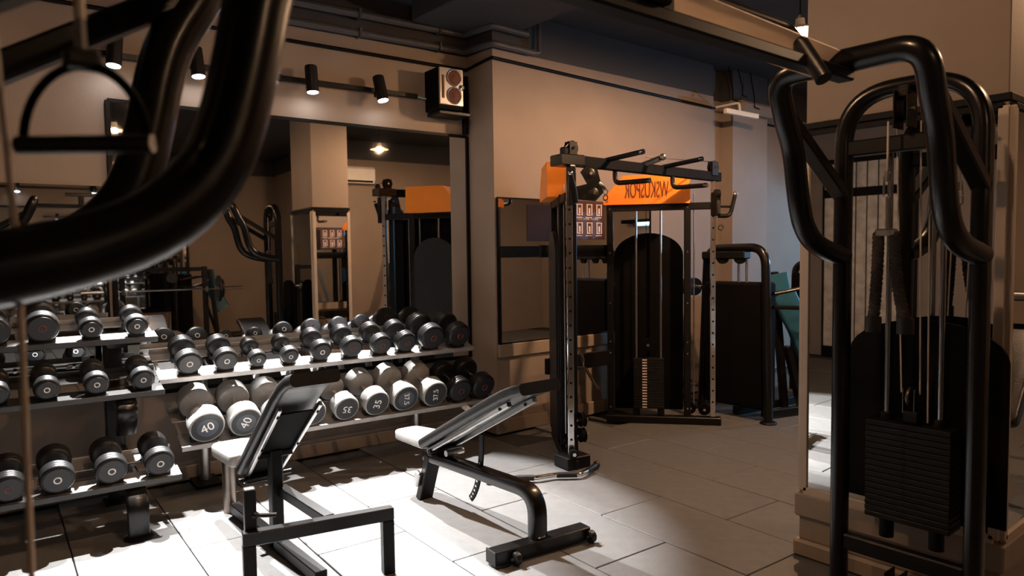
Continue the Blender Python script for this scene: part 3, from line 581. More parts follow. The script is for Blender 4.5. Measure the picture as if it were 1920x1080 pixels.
# ================================================================== FUNCTIONAL CABLE TRAINER
P1, P2, B1, B2 = V(3.42, 3.55, 0), V(5.19, 3.62, 0), V(3.91, 4.22, 0), V(4.63, 4.29, 0)
ft = thing('cable_trainer', 'black dual-tower cable trainer with orange top plates beside the back wall', 'cable machine', (4.3, 3.9, 0))
def ft_tower(B, P, back, left):
    e = (P - B).normalized(); Ln = (P - B).length; T = Matrix.Translation(B) @ Matrix.Rotation(math.atan2(e.y, e.x), 4, 'Z')
    s = back; U2 = .50 if left else .66
    MB(T).span((-.04, -.045, .0), (Ln + .07, .045, .065), .006).build('base_beam', 'black_satin', ft)
    for x in (.0, U2):
        u = MB(T).span((x - .028, -.035, .065), (x + .028, .035, 1.93), .005).build('upright', 'black_satin', ft)
        b_ = MB(T)
        for z in (.14, .62, .72, 1.06, 1.50, 1.88): b_.cyl((x, -s * .034, z), (x, -s * .040, z), .007, seg=8)
        b_.build('bolt', 'steel', u)
    MB(T).span((-.03, -.03, 1.86), (Ln - .02, .03, 1.92), .004).build('top_beam', 'black_satin', ft)
    poly = [(.03, .10), (U2 - .03, .10)] + [(U2 / 2 + (U2 / 2 - .03) * math.cos(a), 1.47 + .20 * math.sin(a)) for a in [math.pi * k / 18 for k in range(19)]]
    m = MB(T); m.prism(poly, (0, s * (.055 if left else .11), 0), (1, 0, 0), (0, 0, 1), .01); m.build('rounded_cover', 'lit_cover' if left else 'black_panel', ft)  # same cover on both towers; the left colour holds the light falling on it
    m = MB(T); m.prism(poly, (0, s * .04, 0), (1, 0, 0), (0, 0, 1), .008) if left else None
    if left: m.build('rounded_cover', 'lit_cover', ft)
    # orange plate
    z0, z1 = 1.915, 2.165
    op = [(-.055, z0), (U2 + .02, z0), (U2 + .02, z1 + .005), (.12, z1), (-.055, z1 - .19)]
    m = MB(T); m.prism(op, (0, -s * .052, 0), (1, 0, 0), (0, 0, 1), .006); p_ = m.build('orange_plate', 'orange_panel', ft)
    b_ = MB(T)
    for x, z in ((-.02, z0 + .03), (U2 - .02, z0 + .03), (U2 - .02, z1 - .03)): b_.cyl((x, -s * .052, z), (x, -s * .060, z), .009, seg=10)
    b_.build('plate_bolt', 'steel', p_)
    if left:
        m = MB(T); m.prism(op, (0, s * .035, 0), (1, 0, 0), (0, 0, 1), .165); m.build('orange_cap', 'orange_panel', ft)
    else:
        text('lettering', 'WSKUSPOR', .15, T @ Matrix.Translation((U2 * .48, -s * .0575, 2.03)) @ Matrix.Rotation(math.pi / 2, 4, 'X') @ Matrix.Diagonal((-.47, 1.35, 1, 1)), 'plate_print', p_)
    # weight stack and rods
    n = 18; zb, zt = .135, .575; dz = (zt - zb) / n; m = MB(T)
    for k in range(n): m.span((.20, -.055, zb + k * dz + .002), (.46, .055, zb + (k + 1) * dz), .002)
    so = m.build('weight_stack', 'stack_black', ft)
    m = MB(T)
    for k in range(n): m.span((.275, min(-s * .055, -s * .0575), zb + (k + .3) * dz), (.315, max(-s * .055, -s * .0575), zb + (k + .75) * dz), 0)
    m.build('weight_label', 'poster_print', so)['kind'] = 'stuff'
    for x in (.205 + .02, .455 - .02):
        m = MB(T); m.cyl((x, 0, zt), (x, 0, 1.88), .010, seg=10); m.build('guide_rod', 'steel', ft)
        MB(T).span((x - .03, -.03, .065), (x + .03, .03, zb), .004).build('stack_foot', 'stack_black', ft)
    m = MB(T); m.prism([(-.042, -.05), (.042, -.05), (.042, .03), (.02, .06), (-.02, .06), (-.042, .03)], (.325, -s * .02, .69), (1, 0, 0), (0, 0, 1), .03); ho = m.build('stack_pulley', 'black_panel', ft)
    m = MB(T); m.cyl((.325, -s * .036, .69), (.325, -s * .046, .69), .013, seg=12); m.build('bolt', 'chrome', ho)
    for x in (.31, .345): MB(T).cyl((x, -s * .01, .72), (x, -s * .01, 1.88), .003, seg=6).build('cable', 'black_panel', ft)
    MB(T).cyl((U2 + .055, 0, .10), (U2 + .055, 0, 2.0), .006, seg=8).build('cable', 'steel', ft)
    # front guide post
    g = MB(T); g.span((Ln - .022, -.022, .07), (Ln + .022, .022, 2.10), .003); go = g.build('guide_post', 'chrome', ft)
    h = MB(T)
    for k in range(17):
        z = .20 + k * .10; h.cyl((Ln + .0215, 0, z), (Ln + .0235, 0, z), .009, seg=10); h.cyl((Ln, -.0235, z), (Ln, .0235, z), .009, seg=10)
    h.build('adjust_hole', 'black_trim', go)['kind'] = 'stuff'
    for dx, z in ((.0, .13), (-.12, .14)):
        m = MB(T); m.lathe([(.012, -.013), (.05, -.015), (.044, 0), (.05, .015), (.012, .013)], (Ln - .07 + dx, -s * .0, z), (0, 1, 0), 20); w_ = m.build('floor_pulley', 'black_panel', ft)
        MB(T).cyl((Ln - .07 + dx, -.03, z), (Ln - .07 + dx, .03, z), .011, seg=10).build('axle', 'chrome', w_)
    return T, Ln
TR_, LR = ft_tower(B2, P2, 1, False)
TL_, LL = ft_tower(B1, P1, -1, True)
# left post extras: black tube beside the steel strip, side skin, foot block
MB().box((3.485, 3.585, 1.06), (.05, .05, 2.0), .004, rz=-.55).build('inner_tube', 'black_satin', ft)
m = MB(TL_); m.span((.0, .04, .10), (.62, .05, 1.90), .003); m.build('side_skin', 'black_panel', ft)
m = MB(TL_); m.span((.62, .0, .10), (.72, .05, 1.86), .003); m.build('side_skin', 'black_panel', ft)
MB().box((3.44, 3.56, .045), (.20, .17, .085), .006, rz=-.12).build('foot_block', 'black_satin', ft)
m = MB(); m.lathe([(.025, -.02), (.032, -.015), (.032, .015), (.025, .02)], (3.385, 3.49, .115), (.55, .83, 0), 16); fb = m.build('foot_hinge', 'black_satin', ft)
MB().cyl((3.372, 3.468, .115), (3.365, 3.458, .115), .013, seg=12).build('bolt', 'chrome', fb)
for z, dz in ((.22, 0), (.33, .0)):
    m = MB(); m.lathe([(.012, -.014), (.052, -.016), (.046, 0), (.052, .016), (.012, .014)], (3.50, 3.52, z), (.9, -.3, 0), 20); w_ = m.build('floor_pulley', 'black_panel', ft)
    MB().cyl((3.46, 3.535, z), (3.54, 3.505, z), .011, seg=10).build('axle', 'chrome', w_)
# head frame
hb = MB(); hb.bar((3.36, 3.53, 2.135), (5.27, 3.62, 2.135), .06, .075); hb.build('head_beam', 'black_panel', ft)
m = MB(); m.box((3.42, 3.56, 2.135), (.20, .14, .075), .006, rz=-.15); m.box((3.36, 3.53, 2.19), (.05, .05, .06), .01); m.build('head_block', 'black_metal', ft)
for x, y, z, R_ in ((3.455, 3.56, 2.225, .05), (5.16, 3.60, 2.21, .055)):
    m = MB(); m.lathe([(.012, -.014), (R_, -.016), (R_ - .006, 0), (R_, .016), (.012, .014)], (x, y, z), (.1, 1, 0), 22); w_ = m.build('head_pulley', 'black_panel', ft)
    m = MB(); m.box((x, y - .022, z - .01), (R_ * 1.5, .005, R_ * 2.1), .002); m.box((x, y + .022, z - .01), (R_ * 1.5, .005, R_ * 2.1), .002); m.build('pulley_cheek', 'black_satin', w_)
    MB().cyl((x, y - .032, z), (x, y + .032, z), .010, seg=10).build('axle', 'chrome', w_)
MB().cyl((4.25, 3.57, 2.225), (5.12, 3.60, 2.255), .004, seg=6).build('cable', 'steel', ft)
MB().cyl((3.35, 3.53, 2.20), (3.43, 3.55, 2.26), .004, seg=6).build('cable', 'steel', ft)
for x in (3.80, 4.47):
    m = MB(); m.tube([V(x, 3.58, 2.165), V(x + .02, 3.25, 2.19)], .018, 12); hn = m.build('pull_up_handle', 'rubber', ft)
    MB().cyl((x + .02, 3.25, 2.19), (x + .0215, 3.225, 2.192), .0185, seg=14).build('end_cap', 'chrome', hn)
    m = MB(); m.tube(fillet([V(x + .12, 3.58, 2.11), V(x + .12, 3.58, 2.01), V(x + .135, 3.29, 2.005)], .05), .018, 12); hn = m.build('pull_up_handle', 'rubber', ft)
    MB().cyl((x + .135, 3.29, 2.005), (x + .1365, 3.265, 2.005), .0185, seg=14).build('end_cap', 'chrome', hn)
m = MB(); m.tube([V(4.22, 3.58, 2.16), V(4.26, 3.44, 2.20)], .022, 10); m.ball((4.27, 3.42, 2.21), .026); m.build('stop_knob', 'steel', ft)
# pulley carriage on the left post
cp = MB(); e1, e2 = V(.93, -.37, 0), V(0, 0, 1)
cp.prism([(.0, -.11), (.14, -.12), (.20, -.06), (.15, .12), (.08, .13), (.03, .08), (.08, .0), (.0, -.02)], (3.47, 3.525, 1.98), e1, e2, .012); co = cp.build('carriage_plate', 'black_satin', ft)
for x, z in ((.10, .07), (.125, -.065)):
    p = V(3.47, 3.525, 1.98) + e1 * x + e2 * z; nn = V(-.37, -.93, 0)
    m = MB(); m.lathe([(.01, 0), (.038, .001), (.03, .006), (.01, .008)], p + nn * .006, nn, 20); w_ = m.build('carriage_pulley', 'rubber', co); MB().cyl(p + nn * .01, p + nn * .022, .011, seg=12).build('bolt', 'chrome', w_)
m = MB(); m.box((3.40, 3.50, 1.96), (.05, .045, .26), .006, rz=-.5); m.build('carriage_sleeve', 'black_metal', ft)
m = MB(); m.tube([V(3.36, 3.47, 2.03), V(3.395, 3.47, 1.93), V(3.41, 3.47, 1.84)], .018, 10); lv = m.build('pop_lever', 'black_satin', ft)
MB().ball((3.355, 3.465, 2.04), .018).build('lever_ball', 'chrome', lv)
m = MB(); m.span((3.385, 3.49, 2.0), (3.425, 3.50, 2.10), .002); m.build('slide_tube', 'white_plastic', ft)
m = MB(); m.tube([V(3.62, 3.46, 1.99), V(3.655, 3.45, 1.965), V(3.67, 3.445, 1.945)], .012, 8); m.ring((3.673, 3.445, 1.925), (.3, 1, 0), .018, .005, 14, 6); m.ring((3.673, 3.445, 1.885), (1, .2, 0), .018, .005, 14, 6); m.build('carabiner', 'chrome', ft)
# pulley carriage and hook on the right post
m = MB(); m.box((5.185, 3.59, 1.90), (.06, .07, .20), .008); m.lathe([(.015, -.02), (.04, -.015), (.04, .015), (.015, .02)], (5.175, 3.57, 1.985), (.9, -.4, 0), 16); rc = m.build('carriage_sleeve', 'black_metal', ft)
m = MB(); m.tube(fillet([V(5.19, 3.57, 1.80), V(5.29, 3.52, 1.80), V(5.33, 3.50, 1.97)], .06), .018, 10); m.tube([V(5.20, 3.57, 1.88), V(5.30, 3.52, 1.88)], .010, 8); m.build('hook', 'black_metal', rc)
MB().ball((5.332, 3.499, 1.985), .022).build('hook_cap', 'chrome', rc)
m = MB(); m.cyl((5.17, 3.555, 1.93), (5.175, 3.55, 1.82), .014, seg=10); m.ring((5.20, 3.55, 1.70), (1, .3, 0), .022, .005, 14, 6); m.build('carabiner', 'chrome', rc)
# rear braces and instruction board
MB().bar((3.84, 4.27, .58), (4.63, 4.29, .58), .04, .13).build('rear_brace', 'black_satin', ft)
MB().bar((3.84, 4.33, 1.52), (4.63, 4.34, 1.52), .03, .10).build('rear_brace', 'black_satin', ft)
ps = MB().span((4.19, 4.30, 1.615), (4.575, 4.312, 1.945), .002).build('instruction_board', 'poster', ft)
m = MB()
for r_ in range(2):
    for c_ in range(3):
        cx_, cz = 4.265 + c_ * .118, 1.865 - r_ * .155
        for dx in (-.028, .028): m.span((cx_ + dx - .006, 4.297, cz - .045), (cx_ + dx + .006, 4.299, cz + .045), 0)
        m.span((cx_ - .036, 4.297, cz + .045), (cx_ + .036, 4.299, cz + .052), 0)
        m.span((cx_ - .010, 4.297, cz - .03), (cx_ + .010, 4.299, cz + .02), 0); m.span((cx_ - .02, 4.297, cz - .045), (cx_ + .012, 4.299, cz - .035), 0)
        m.span((cx_ - .05, 4.297, cz - .064), (cx_ + .03, 4.299, cz - .058), 0)
m.build('diagram', 'poster_print', ps)['kind'] = 'stuff'
text('heading', 'FUNCTIONAL TRAINER', .024, Matrix.Translation((4.36, 4.297, 1.790)) @ Matrix.Rotation(math.pi / 2, 4, 'X'), 'poster_print', ps)
# bar handle hanging on the rear brace
hg = thing('hanging_bar', 'small bent chrome bar hooked on the trainer rear brace', 'cable handle', (4.15, 4.15, .55))
MB().tube(fillet([V(3.98, 4.10, .57), V(4.16, 4.14, .55), V(4.24, 4.10, .40), V(4.28, 4.10, .37)], .05), .014, 12).build('bar', 'bronze_steel', hg)
m = MB(); m.ball((3.98, 4.10, .57), .018); m.build('bar_end', 'chrome', hg)
m = MB(); m.tube(fillet([V(4.14, 4.14, .56), V(4.125, 4.15, .62), V(4.14, 4.16, .68), V(4.155, 4.15, .62), V(4.14, 4.14, .56)], .01, 3), .005, 8); m.build('hook_ring', 'chrome', hg)
# curl bar on the floor
fb = thing('curl_bar', 'chrome curl bar with black grips lying on the floor at the trainer foot', 'bar', (3.05, 3.4, 0))
pts = [V(2.76, 3.64, .03), V(2.90, 3.56, .03), V(3.02, 3.46, .03), V(3.14, 3.43, .03), V(3.28, 3.32, .03), V(3.36, 3.34, .03), V(3.52, 3.40, .03)]
MB().tube(fillet(pts, .06, 5), .015, 12).build('shaft', 'chrome', fb)
for a, b_ in ((1, 2), (3, 4), (5, 6)): MB().cyl(pts[a].lerp(pts[b_], .12), pts[a].lerp(pts[b_], .88), .019, seg=14).build('grip', 'rubber', fb)
m = MB(); m.ball(pts[0], .026); m.ring((2.80, 3.61, .055), (.4, 1, 0), .024, .006, 16, 6); m.build('swivel', 'chrome', fb)
m = MB(); m.ball(pts[-1], .026); m.build('bar_end', 'rubber', fb)
# ================================================================== CHEST MACHINE
pm_ = thing('chest_press_machine', 'black selectorised machine with teal pads and arched frame right of the trainer', 'exercise machine', (5.6, 3.7, 0))
m = MB(); m.sweep(fillet([V(5.69, 4.09, 0), V(5.68, 4.02, 1.53), V(5.58, 3.36, 1.53), V(5.56, 3.31, 0)], .17, 9), rr(.075, .075, .032, 4), (1, 0, 0)); ao = m.build('arch_frame', 'black_metal', pm_)
for x, y in ((5.69, 4.09), (5.56, 3.31)): MB().lathe([(.07, 0), (.075, .008), (.06, .02)], (x, y, 0), (0, 0, 1), 18).build('foot', 'black_satin', ao)
MB().span((5.57, 3.38, .10), (5.80, 3.98, 1.22), .02).build('weight_shroud', 'black_panel', pm_)
for y in (3.62, 3.80, 3.95):
    m = MB(); m.lathe([(.012, -.014), (.055, -.016), (.05, 0), (.055, .016), (.012, .014)], (5.6, y, 1.44), (1, .3, 0), 20); m.build('cam_pulley', 'black_satin', pm_)
MB().span((5.55, 3.55, 1.43), (5.66, 4.0, 1.50), .01).build('top_plate', 'black_satin', pm_)
for y in (3.58, 3.66): MB().cyl((5.64, y, 1.2), (5.64, y, 1.48), .012, seg=10).build('guide_rod', 'steel', pm_)
m = MB(); m.cyl((5.66, 4.15, 1.165), (5.70, 4.27, 1.165), .085, seg=22); ro = m.build('roller_pad', 'vinyl_black', pm_); MB().cyl((5.63, 4.04, 1.165), (5.67, 4.17, 1.165), .02, seg=12).build('roller_shaft', 'steel', ro)
m = MB(); m.cyl((5.60, 4.18, .23), (5.62, 4.28, .23), .055, seg=18); ro = m.build('roller_pad', 'vinyl_black', pm_); MB().cyl((5.60, 4.08, .23), (5.60, 4.20, .23), .02, seg=12).build('roller_shaft', 'steel', ro)
MB().cyl((5.68, 4.25, 1.10), (5.60, 4.27, .27), .005, seg=6).build('cable', 'black_trim', pm_)
m = MB(); m.sweep([V(6.33, 3.36, .56), V(6.28, 3.37, .64), V(6.22, 3.40, .80), V(6.15, 3.45, .96), V(6.10, 3.49, 1.10)], rr(.24, .075, .03, 4), (-.45, -.88, .1)); m.build('back_pad', 'teal_vinyl', pm_, 60)
m = MB(); m.sweep([V(6.13, 3.55, 1.13), V(6.11, 3.57, 1.28)], rr(.22, .08, .03, 4), (-.45, -.88, .1)); m.build('head_pad', 'teal_vinyl', pm_, 60)
MB().bar((6.26, 3.56, 0), (6.16, 3.62, 1.30), .07, .06).build('seat_column', 'black_satin', pm_)
MB().bar((6.22, 3.36, .0), (6.05, 3.42, .62), .07, .05).build('seat_strut', 'black_metal', pm_)
MB().bar((5.66, 3.70, .04), (6.9, 3.55, .04), .07, .07).build('base_beam', 'black_satin', pm_)
MB().bar((5.66, 3.42, .05), (6.35, 3.25, .05), .06, .06).build('base_beam', 'black_satin', pm_)
for dy in (0, .62):
    m = MB(); m.tube(fillet([V(5.74, 3.37 + dy, 1.12), V(5.95, 3.20 + dy, 1.17), V(6.08, 3.10 + dy, 1.17), V(6.10, 3.12 + dy, 1.06), V(5.92, 3.22 + dy, .99), V(5.74, 3.37 + dy, 1.00)], .05), .018, 10); m.build('handle', 'black_metal', pm_)
# darker machine further back
dm = thing('leg_machine', 'dark shrouded weight machine standing behind the teal pads', 'exercise machine', (7.25, 3.6, 0))
MB().span((7.05, 3.30, .08), (7.35, 3.95, 1.26), .02).build('weight_shroud', 'black_panel', dm)
m = MB(); m.sweep(fillet([V(7.2, 4.0, 0), V(7.2, 3.98, 1.36), V(7.2, 3.27, 1.36), V(7.2, 3.25, 0)], .12, 7), rr(.07, .07, .03, 4), (1, 0, 0)); m.build('arch_frame', 'black_metal', dm)
MB().span((7.08, 3.42, 1.265), (7.3, 3.62, 1.33), .01).build('towel_tray', 'white_plastic', dm)
MB().bar((7.3, 3.6, .04), (8.3, 3.5, .04), .07, .07).build('base_beam', 'black_satin', dm)
# ================================================================== TRACK LIGHTS AND WALL ITEMS
def track_light(T, X, z, lean, label, group, power, tgt, wide=50, lensm='lens_white', yaw=0, strength=1.0):
    p = T @ V(X, -.13, z); t = thing('track_spotlight', label, 'spotlight', p, 0, group)
    d = (T.to_3x3() @ V(math.sin(yaw), -math.sin(lean), -math.cos(lean))).normalized(); top = p + V(0, 0, .06) - d * .06; bot = top + d * .185
    m = MB(); m.cyl(top, bot, .044, seg=22); m.lathe([(.044, 0), (.040, .006), (.02, .009)], top, -d, 22); bd = m.build('lamp_body', 'black_satin', t)
    m = MB(); m.lathe([(.040, 0), (.038, .004), (.003, .006)], bot - d * .001, d, 22); m.build('lens', lensm, t)
    MB(T).span((X - .012, -.13, z - .02), (X + .012, -.046, z + .02), .003).build('track_adapter', 'black_satin', t)
    if power:
        L = light('spot_beam', 'SPOT', bot + d * .012, power, COOL, spot_size=math.radians(wide), spot_blend=.35, shadow_soft_size=.018); aim(L, tgt); L.parent = None
    return t
spots = [(-2.66, 2.75, .12, -.10), (-2.19, 2.75, .15, .05), (-1.415, 2.745, .10, .02), (-.878, 2.745, .22, .10)]
targets = [(-2.85, -1.75), (-2.30, -1.6), (-1.75, -1.6), (-1.35, -1.45)]
wid = ['leftmost', 'second from left', 'second from right', 'rightmost']
for (X, z, ln, yw), (tx, ty), w_ in zip(spots, targets, wid):
    track_light(TA, X, z, ln, f'{w_} of the four black cylinder spotlights above the large mirror', 'spotlights on the mirror wall track', P_SPOT * (1.6 if X < -2 else 1), wA(tx, ty, 0), yaw=yw)
for X0, X1, lab in ((-3.0, -2.0, 'left length of black lighting track above the mirror'), (-1.62, -.50, 'right length of black lighting track ending beside the loudspeaker')):
    t = thing('lighting_track', lab, 'track', wA((X0 + X1) / 2, -.03, 2.78), -dA)
    MB(TA).span((X0, -.045, 2.762), (X1, -.012, 2.798), .003).build('rail', 'black_satin', t)
    MB(TA).span((X0 - .02, -.05, 2.757), (X0 + .02, -.008, 2.803), .003).build('end_cap', 'black_satin', t)
MB(TA).tube([V(-2.0, -.02, 2.78), V(-1.62, -.02, 2.78)], .008, 6).build('feed_cable', 'black_trim', t)
MB(TA).tube([V(-.50, -.03, 2.78), V(-.42, -.05, 2.765)], .008, 6).build('feed_cable', 'steel', t)
# loudspeaker
sp = thing('loudspeaker', 'wall loudspeaker with two brown cones on a silver front', 'speaker', wA(-.27, -.12, 2.66), -dA)
MB(TA).span((-.43, -.245, 2.66), (-.20, -.03, 2.985), .006).build('cabinet', 'black_panel', sp)
fr = MB(TA).span((-.428, -.262, 2.69), (-.205, -.245, 2.982), .006).build('front_panel', 'silver_plastic', sp)
for z in (2.908, 2.768):
    m = MB(TA); m.ring((-.295, -.265, z), (0, 1, 0), .062, .007, 26, 8); m.build('cone_ring', 'silver_plastic', fr)
    m = MB(TA); m.lathe([(.060, 0), (.056, .006), (.030, .002), (.022, .003), (.016, .008), (.004, .010)], (-.295, -.2615, z), (0, -1, 0), 26); m.build('cone', 'brown_cone', fr, 80)
m = MB(TA); m.span((-.405, -.268, 2.74), (-.385, -.26, 2.92), .004); m.build('front_slot', 'brown_cone', fr)
m = MB(TA); m.lathe([(.018, 0), (.022, .01), (.014, .02)], (-.222, -.262, 2.838), (0, -1, 0), 16); m.build('badge_knob', 'chrome', fr)
MB(TA).span((-.395, -.20, 2.63), (-.10, -.0, 2.659), .005).build('bracket', 'black_satin', sp)
MB(TA).span((-.06, -.05, 2.52), (-.02, 0, 3.0), .004).build('wall_post', 'black_trim', sp)
# white strip fixture on the back wall
wl = thing('wall_strip_lamp', 'small white bar fixture on a hook near the top of the back wall', 'lamp', (6.6, 4.45, 2.95))
MB().bar((6.40, 4.32, 2.945), (6.88, 4.25, 2.925), .05, .05).build('strip', 'white_plastic', wl)
m = MB(); m.tube(fillet([V(6.62, 4.29, 2.96), V(6.62, 4.30, 3.05), V(6.62, 4.58, 3.05)], .03), .012, 8); m.build('arm', 'white_plastic', wl)
m = MB(); m.span((6.98, 4.48, 3.03), (7.66, 4.60, 3.17), .04); struct('trim_5', m, 'pillar_paint', 'taupe rounded soffit box on the pier')
wr = thing('hanging_wires', 'loose black wires hanging from the ceiling by the pier', 'wire', (7.1, 4.5, 3.2))
for x, z in ((6.80, 3.13), (6.98, 3.2), (7.22, 3.1)): MB().tube([V(x, 4.55, 3.5), V(x + .01, 4.5, z + .1), V(x - .04, 4.47, z), V(x + .03, 4.45, z - .02)], .007, 6).build('wire', 'black_trim', wr)
# ------------------------------------------------------------------ pendant lamps
def pendant(x, y, z, label, power, group='pendant lamps along the room'):
    t = thing('pendant_lamp', label, 'lamp', (x, y, z), 0, group)
    MB().cyl((x, y, z + .10), (x, y, ZC), .005, seg=6).build('cord', 'black_trim', t)
    m = MB(); m.lathe([(.03, .105), (.035, .06), (.130, .018), (.135, .012), (.04, .046), (.028, .048)], (x, y, z), (0, 0, 1), 32, False); m.build('shade', 'shade_enamel', t)
    MB().cyl((x, y, z + .038), (x, y, z + .13), .022, seg=14).build('socket', 'black_satin', t)
    m = MB(); m.lathe([(.016, .046), (.022, .040), (.029, .026), (.031, .012), (.027, -.002), (.014, -.013), (.003, -.016)], (x, y, z), (0, 0, 1), 20); bm_ = MATS['bulb_warm'].copy(); bm_.node_tree.nodes['Principled BSDF'].inputs['Emission Strength'].default_value = power * .72; m.build('bulb', bm_, t)
    return t
pendant(4.81, 2.64, 3.02, 'glowing pendant lamp hanging beside the column', P_PEND * 2.5)
pendant(4.74, .36, 3.055, 'pendant lamp right of the column in the large mirror', P_PEND * .9)
pendant(1.28, .80, 2.98, 'pendant lamp at the left edge of the large mirror', P_PEND * .36)
pendant(7.9, 2.64, 3.02, 'pendant lamp hidden behind the column', P_PEND * .3)
pendant(1.28, 2.64, 3.02, 'added pendant lamp above the benches, out of view', P_PEND * .72)  # extra unseen lamp, added to brighten the mirror wall
pendant(1.6, -2.6, 3.0, 'pendant lamp in the far half of the room', P_PEND * .3)
# ================================================================== OTHER HALF OF THE ROOM (seen in the mirrors)
Tq = Matrix.Translation((0, YB, 0)) @ Matrix.Rotation(math.pi, 4, 'Z')
for i, X in enumerate((-2.5, -1.35, -.2, .9)):
    track_light(Tq, X, 2.76, .15, 'black cylinder spotlight on the opposite wall seen only in the mirror', 'spotlights on the opposite wall', P_SPOT * .05, Tq @ V(X, -1.3, 0), lensm='lens_dim')
t = thing('lighting_track', 'lighting track on the opposite wall seen in the mirror', 'track', Tq @ V(-1, -.03, 2.79)); MB(Tq).span((-3, -.045, 2.772), (1.3, -.012, 2.808), .003).build('rail', 'black_satin', t)
# far dumbbell rack: copies
def far_copy(objs, M4):
    for o in objs:
        c = copy_tree(o); c.matrix_world = M4 @ WM[o.name]
        yield c
db = [o for o in bpy.data.objects if o.name.startswith('dumbbell') and o.parent is None and 'rack' not in o.name and 'two-tier' in o.get('label', '')]
M180 = Matrix.Translation((.5, -4.55, 0)) @ Matrix.Rotation(math.pi + dA, 4, 'Z') @ Matrix.Translation(-wA(-1.36, -.3))
for c in far_copy(db, M180): c['label'] = 'dumbbell on the rack along the opposite wall, seen in the mirror'; c['group'] = 'dumbbells on the far rack'
for c in far_copy([rk], M180): c['label'] = 'second two-tier dumbbell rack along the opposite wall, seen in the mirror'
# bench press station with barbell
bp = thing('bench_press_station', 'black bench press station with racked barbell seen in the large mirror', 'bench press', (2.0, -.9, 0))
for x in (1.45, 2.55):
    MB().span((x - .035, -1.25, 0), (x + .035, -1.18, 1.38), .005).build('upright', 'black_satin', bp)
    MB().bar((x, -1.35, .035), (x, -.35, .035), .07, .07).build('base_beam', 'black_satin', bp)
    MB().tube(fillet([V(x, -1.18, 1.02), V(x, -1.06, 1.0), V(x, -1.06, 1.08)], .03), .015, 8).build('bar_hook', 'steel', bp)
for z in (.30, 1.34): MB().bar((1.45, -1.215, z), (2.55, -1.215, z), .05, .06).build('cross_bar', 'black_satin', bp)
pad(TR(2.0, -1.1, .45), outline(.28, .28, 1.15, .05), .07, .02, 'bench_pad', 'vinyl_grey', bp)
MB().span((1.96, -.9, .06), (2.04, -.82, .39), .005).build('pad_post', 'black_satin', bp); MB().span((1.96, -.12, .0), (2.04, -.04, .39), .005).build('pad_post', 'black_satin', bp)
bb = thing('barbell', 'chrome barbell with black plates racked on the bench press', 'barbell', (2.0, -1.09, 1.05))
MB().cyl((.95, -1.09, 1.045), (3.05, -1.09, 1.045), .0145, seg=14).build('bar', 'chrome', bb)
for s in (-1, 1):
    MB().cyl((2 + s * .68, -1.09, 1.045), (2 + s * 1.06, -1.09, 1.045), .026, seg=16).build('sleeve', 'chrome', bb)
    for k, (r, d) in enumerate(((.20, .72), (.14, .765))): MB().lathe([(.03, -.018), (r - .01, -.018), (r, -.01), (r, .01), (r - .01, .018), (.03, .018)], (2 + s * d, -1.09, 1.045), (1, 0, 0), 28).build('weight_plate', 'rubber', bb)
# leg press
lg = thing('leg_press', 'black plate-loaded leg press with slanted steel rails seen in the mirror', 'exercise machine', (-.6, -1.2, 0))
for x in (-.85, -.35): MB().bar((x, -.3, .25), (x, -1.7, 1.45), .05, .05).build('slide_rail', 'steel', lg); MB().bar((x, -1.75, 0), (x, -1.7, 1.5), .06, .06).build('rear_post', 'black_satin', lg); MB().bar((x, .2, .04), (x, -1.8, .04), .06, .07).build('base_beam', 'black_satin', lg)
MB().bar((-.6, -.75, .85), (-.6, -.95, 1.15), .55, .04, (0, 1, 0)).build('foot_plate', 'black_panel', lg)
pad(TR(-.6, .05, .30) @ RX(30), outline(.34, .34, .65, .05), .08, .02, 'back_pad', 'vinyl_black', lg)
for s in (-1, 1):
    for k in range(3): MB().lathe([(.03, -.02), (.19, -.02), (.2, 0), (.19, .02), (.03, .02)], (-.6 + s * (.36 + k * .045), -1.05, .98), (1, 0, 0), 26).build('weight_plate', 'rubber', lg)
# hack squat style machine near the partition, seen right of the column in the mirror
hs = thing('plate_machine', 'black plate-loaded press with slanted arms seen right of the column in the mirror', 'exercise machine', (5.2, .4, 0))
for y in (.1, .7):
    MB().bar((4.7, y, 0), (5.3, y, 2.0), .08, .08, (0, 1, 0)).build('slanted_post', 'black_metal', hs); MB().bar((5.9, y, .0), (5.3, y, 1.9), .06, .06, (0, 1, 0)).build('slanted_post', 'steel', hs)
    MB().bar((4.6, y, .04), (6.0, y, .04), .07, .07).build('base_beam', 'black_satin', hs)
    MB().lathe([(.03, -.025), (.21, -.025), (.22, 0), (.21, .025), (.03, .025)], (5.15, y + (.16 if y > .4 else -.16), 1.2), (0, 1, 0), 28).build('weight_plate', 'rubber', hs)
MB().cyl((5.15, -.12, 1.2), (5.15, .95, 1.2), .03, seg=14).build('load_bar', 'steel', hs)
pad(TR(4.75, .4, .5) @ Matrix.Rotation(math.radians(-90), 4, 'Z') @ RX(50), outline(.3, .3, .7, .05), .08, .02, 'back_pad', 'vinyl_black', hs)
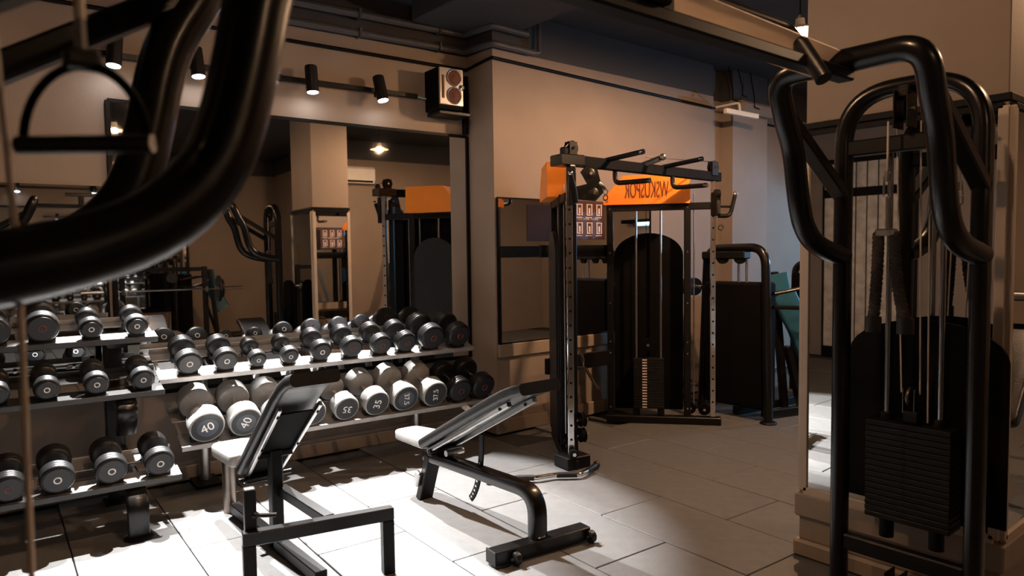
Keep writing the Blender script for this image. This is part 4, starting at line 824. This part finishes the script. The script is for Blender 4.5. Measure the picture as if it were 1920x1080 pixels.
for dx, dy, rz, lab in ((-7.6, -6.3, .0, 'black machine with teal pads beside the opposite wall, seen in the mirror'), (-3.1, -7.4, .4, 'black machine with teal pads near the partition, seen in the mirror')):
    c = copy_tree(pm_); c.location = (5.6 + dx, 3.7 + dy, 0); c.rotation_euler = (0, 0, rz); c['label'] = lab
# air conditioner on the partition
ac = thing('air_conditioner', 'white split air conditioner high on the partition, seen in the mirror', 'air conditioner', (5.1, -1.5, 2.9))
m = MB(); m.prism([(0, -.14), (.17, -.14), (.20, -.08), (.20, .10), (.16, .14), (0, .14)], (5.02, -1.55, 2.89), (0, 1, 0), (0, 0, 1), .72); m.build('housing', 'white_plastic', ac)
MB().span((4.70, -1.375, 2.765), (5.34, -1.345, 2.795), .004).build('air_outlet', 'black_panel', ac)
# slatted door at the far left, seen in the column mirror
dr = MB(); dr.span((XL, 3.75, 0), (XL + .04, 5.0, 2.75), .004); do = struct('door_1', dr, 'black_trim', 'dark framed slatted door at the left end of the room')
for k in range(8):
    for z0, z1 in ((.15, 2.22), (2.34, 2.68)): MB().span((XL + .04, 3.80 + k * .147, z0), (XL + .055, 3.93 + k * .147, z1), .003).build('door_slat', 'wood_slat', do)
# blue tube lamp on the right wall
bt = thing('blue_tube_lamp', 'bluish tube lamp on the far right wall reflected at the right edge', 'lamp', (9.55, 1.6, 2.0))
MB().box((9.575, 1.6, 2.0), (.05, 1.3, .10), .006).build('fixture', 'white_plastic', bt)
MB().box((9.45, 1.6, 2.055), (.30, 1.5, .012), .003).build('added_hood', 'black_panel', bt); MB().box((9.307, 1.6, 2.035), (.012, 1.5, .05), .003).build('added_hood_lip', 'black_panel', bt)  # hood, lip and ends added to keep blue light off upper walls and ceiling
for y in (.85, 2.35): MB().box((9.45, y, 2.03), (.30, .012, .06), .003).build('added_hood_end', 'black_panel', bt)
MB().cyl((9.53, 1.0, 2.0), (9.53, 2.2, 2.0), .016, seg=12).build('tube', 'tube_blue', bt)
L = light('blue_tube_light', 'AREA', (9.44, 1.9, 1.955), P_BLUE, (.24, .60, 1.0), shape='RECTANGLE', size=.22, size_y=.05); aim(L, (8.2, 4.8, 1.5))
bpy.context.view_layer.update()
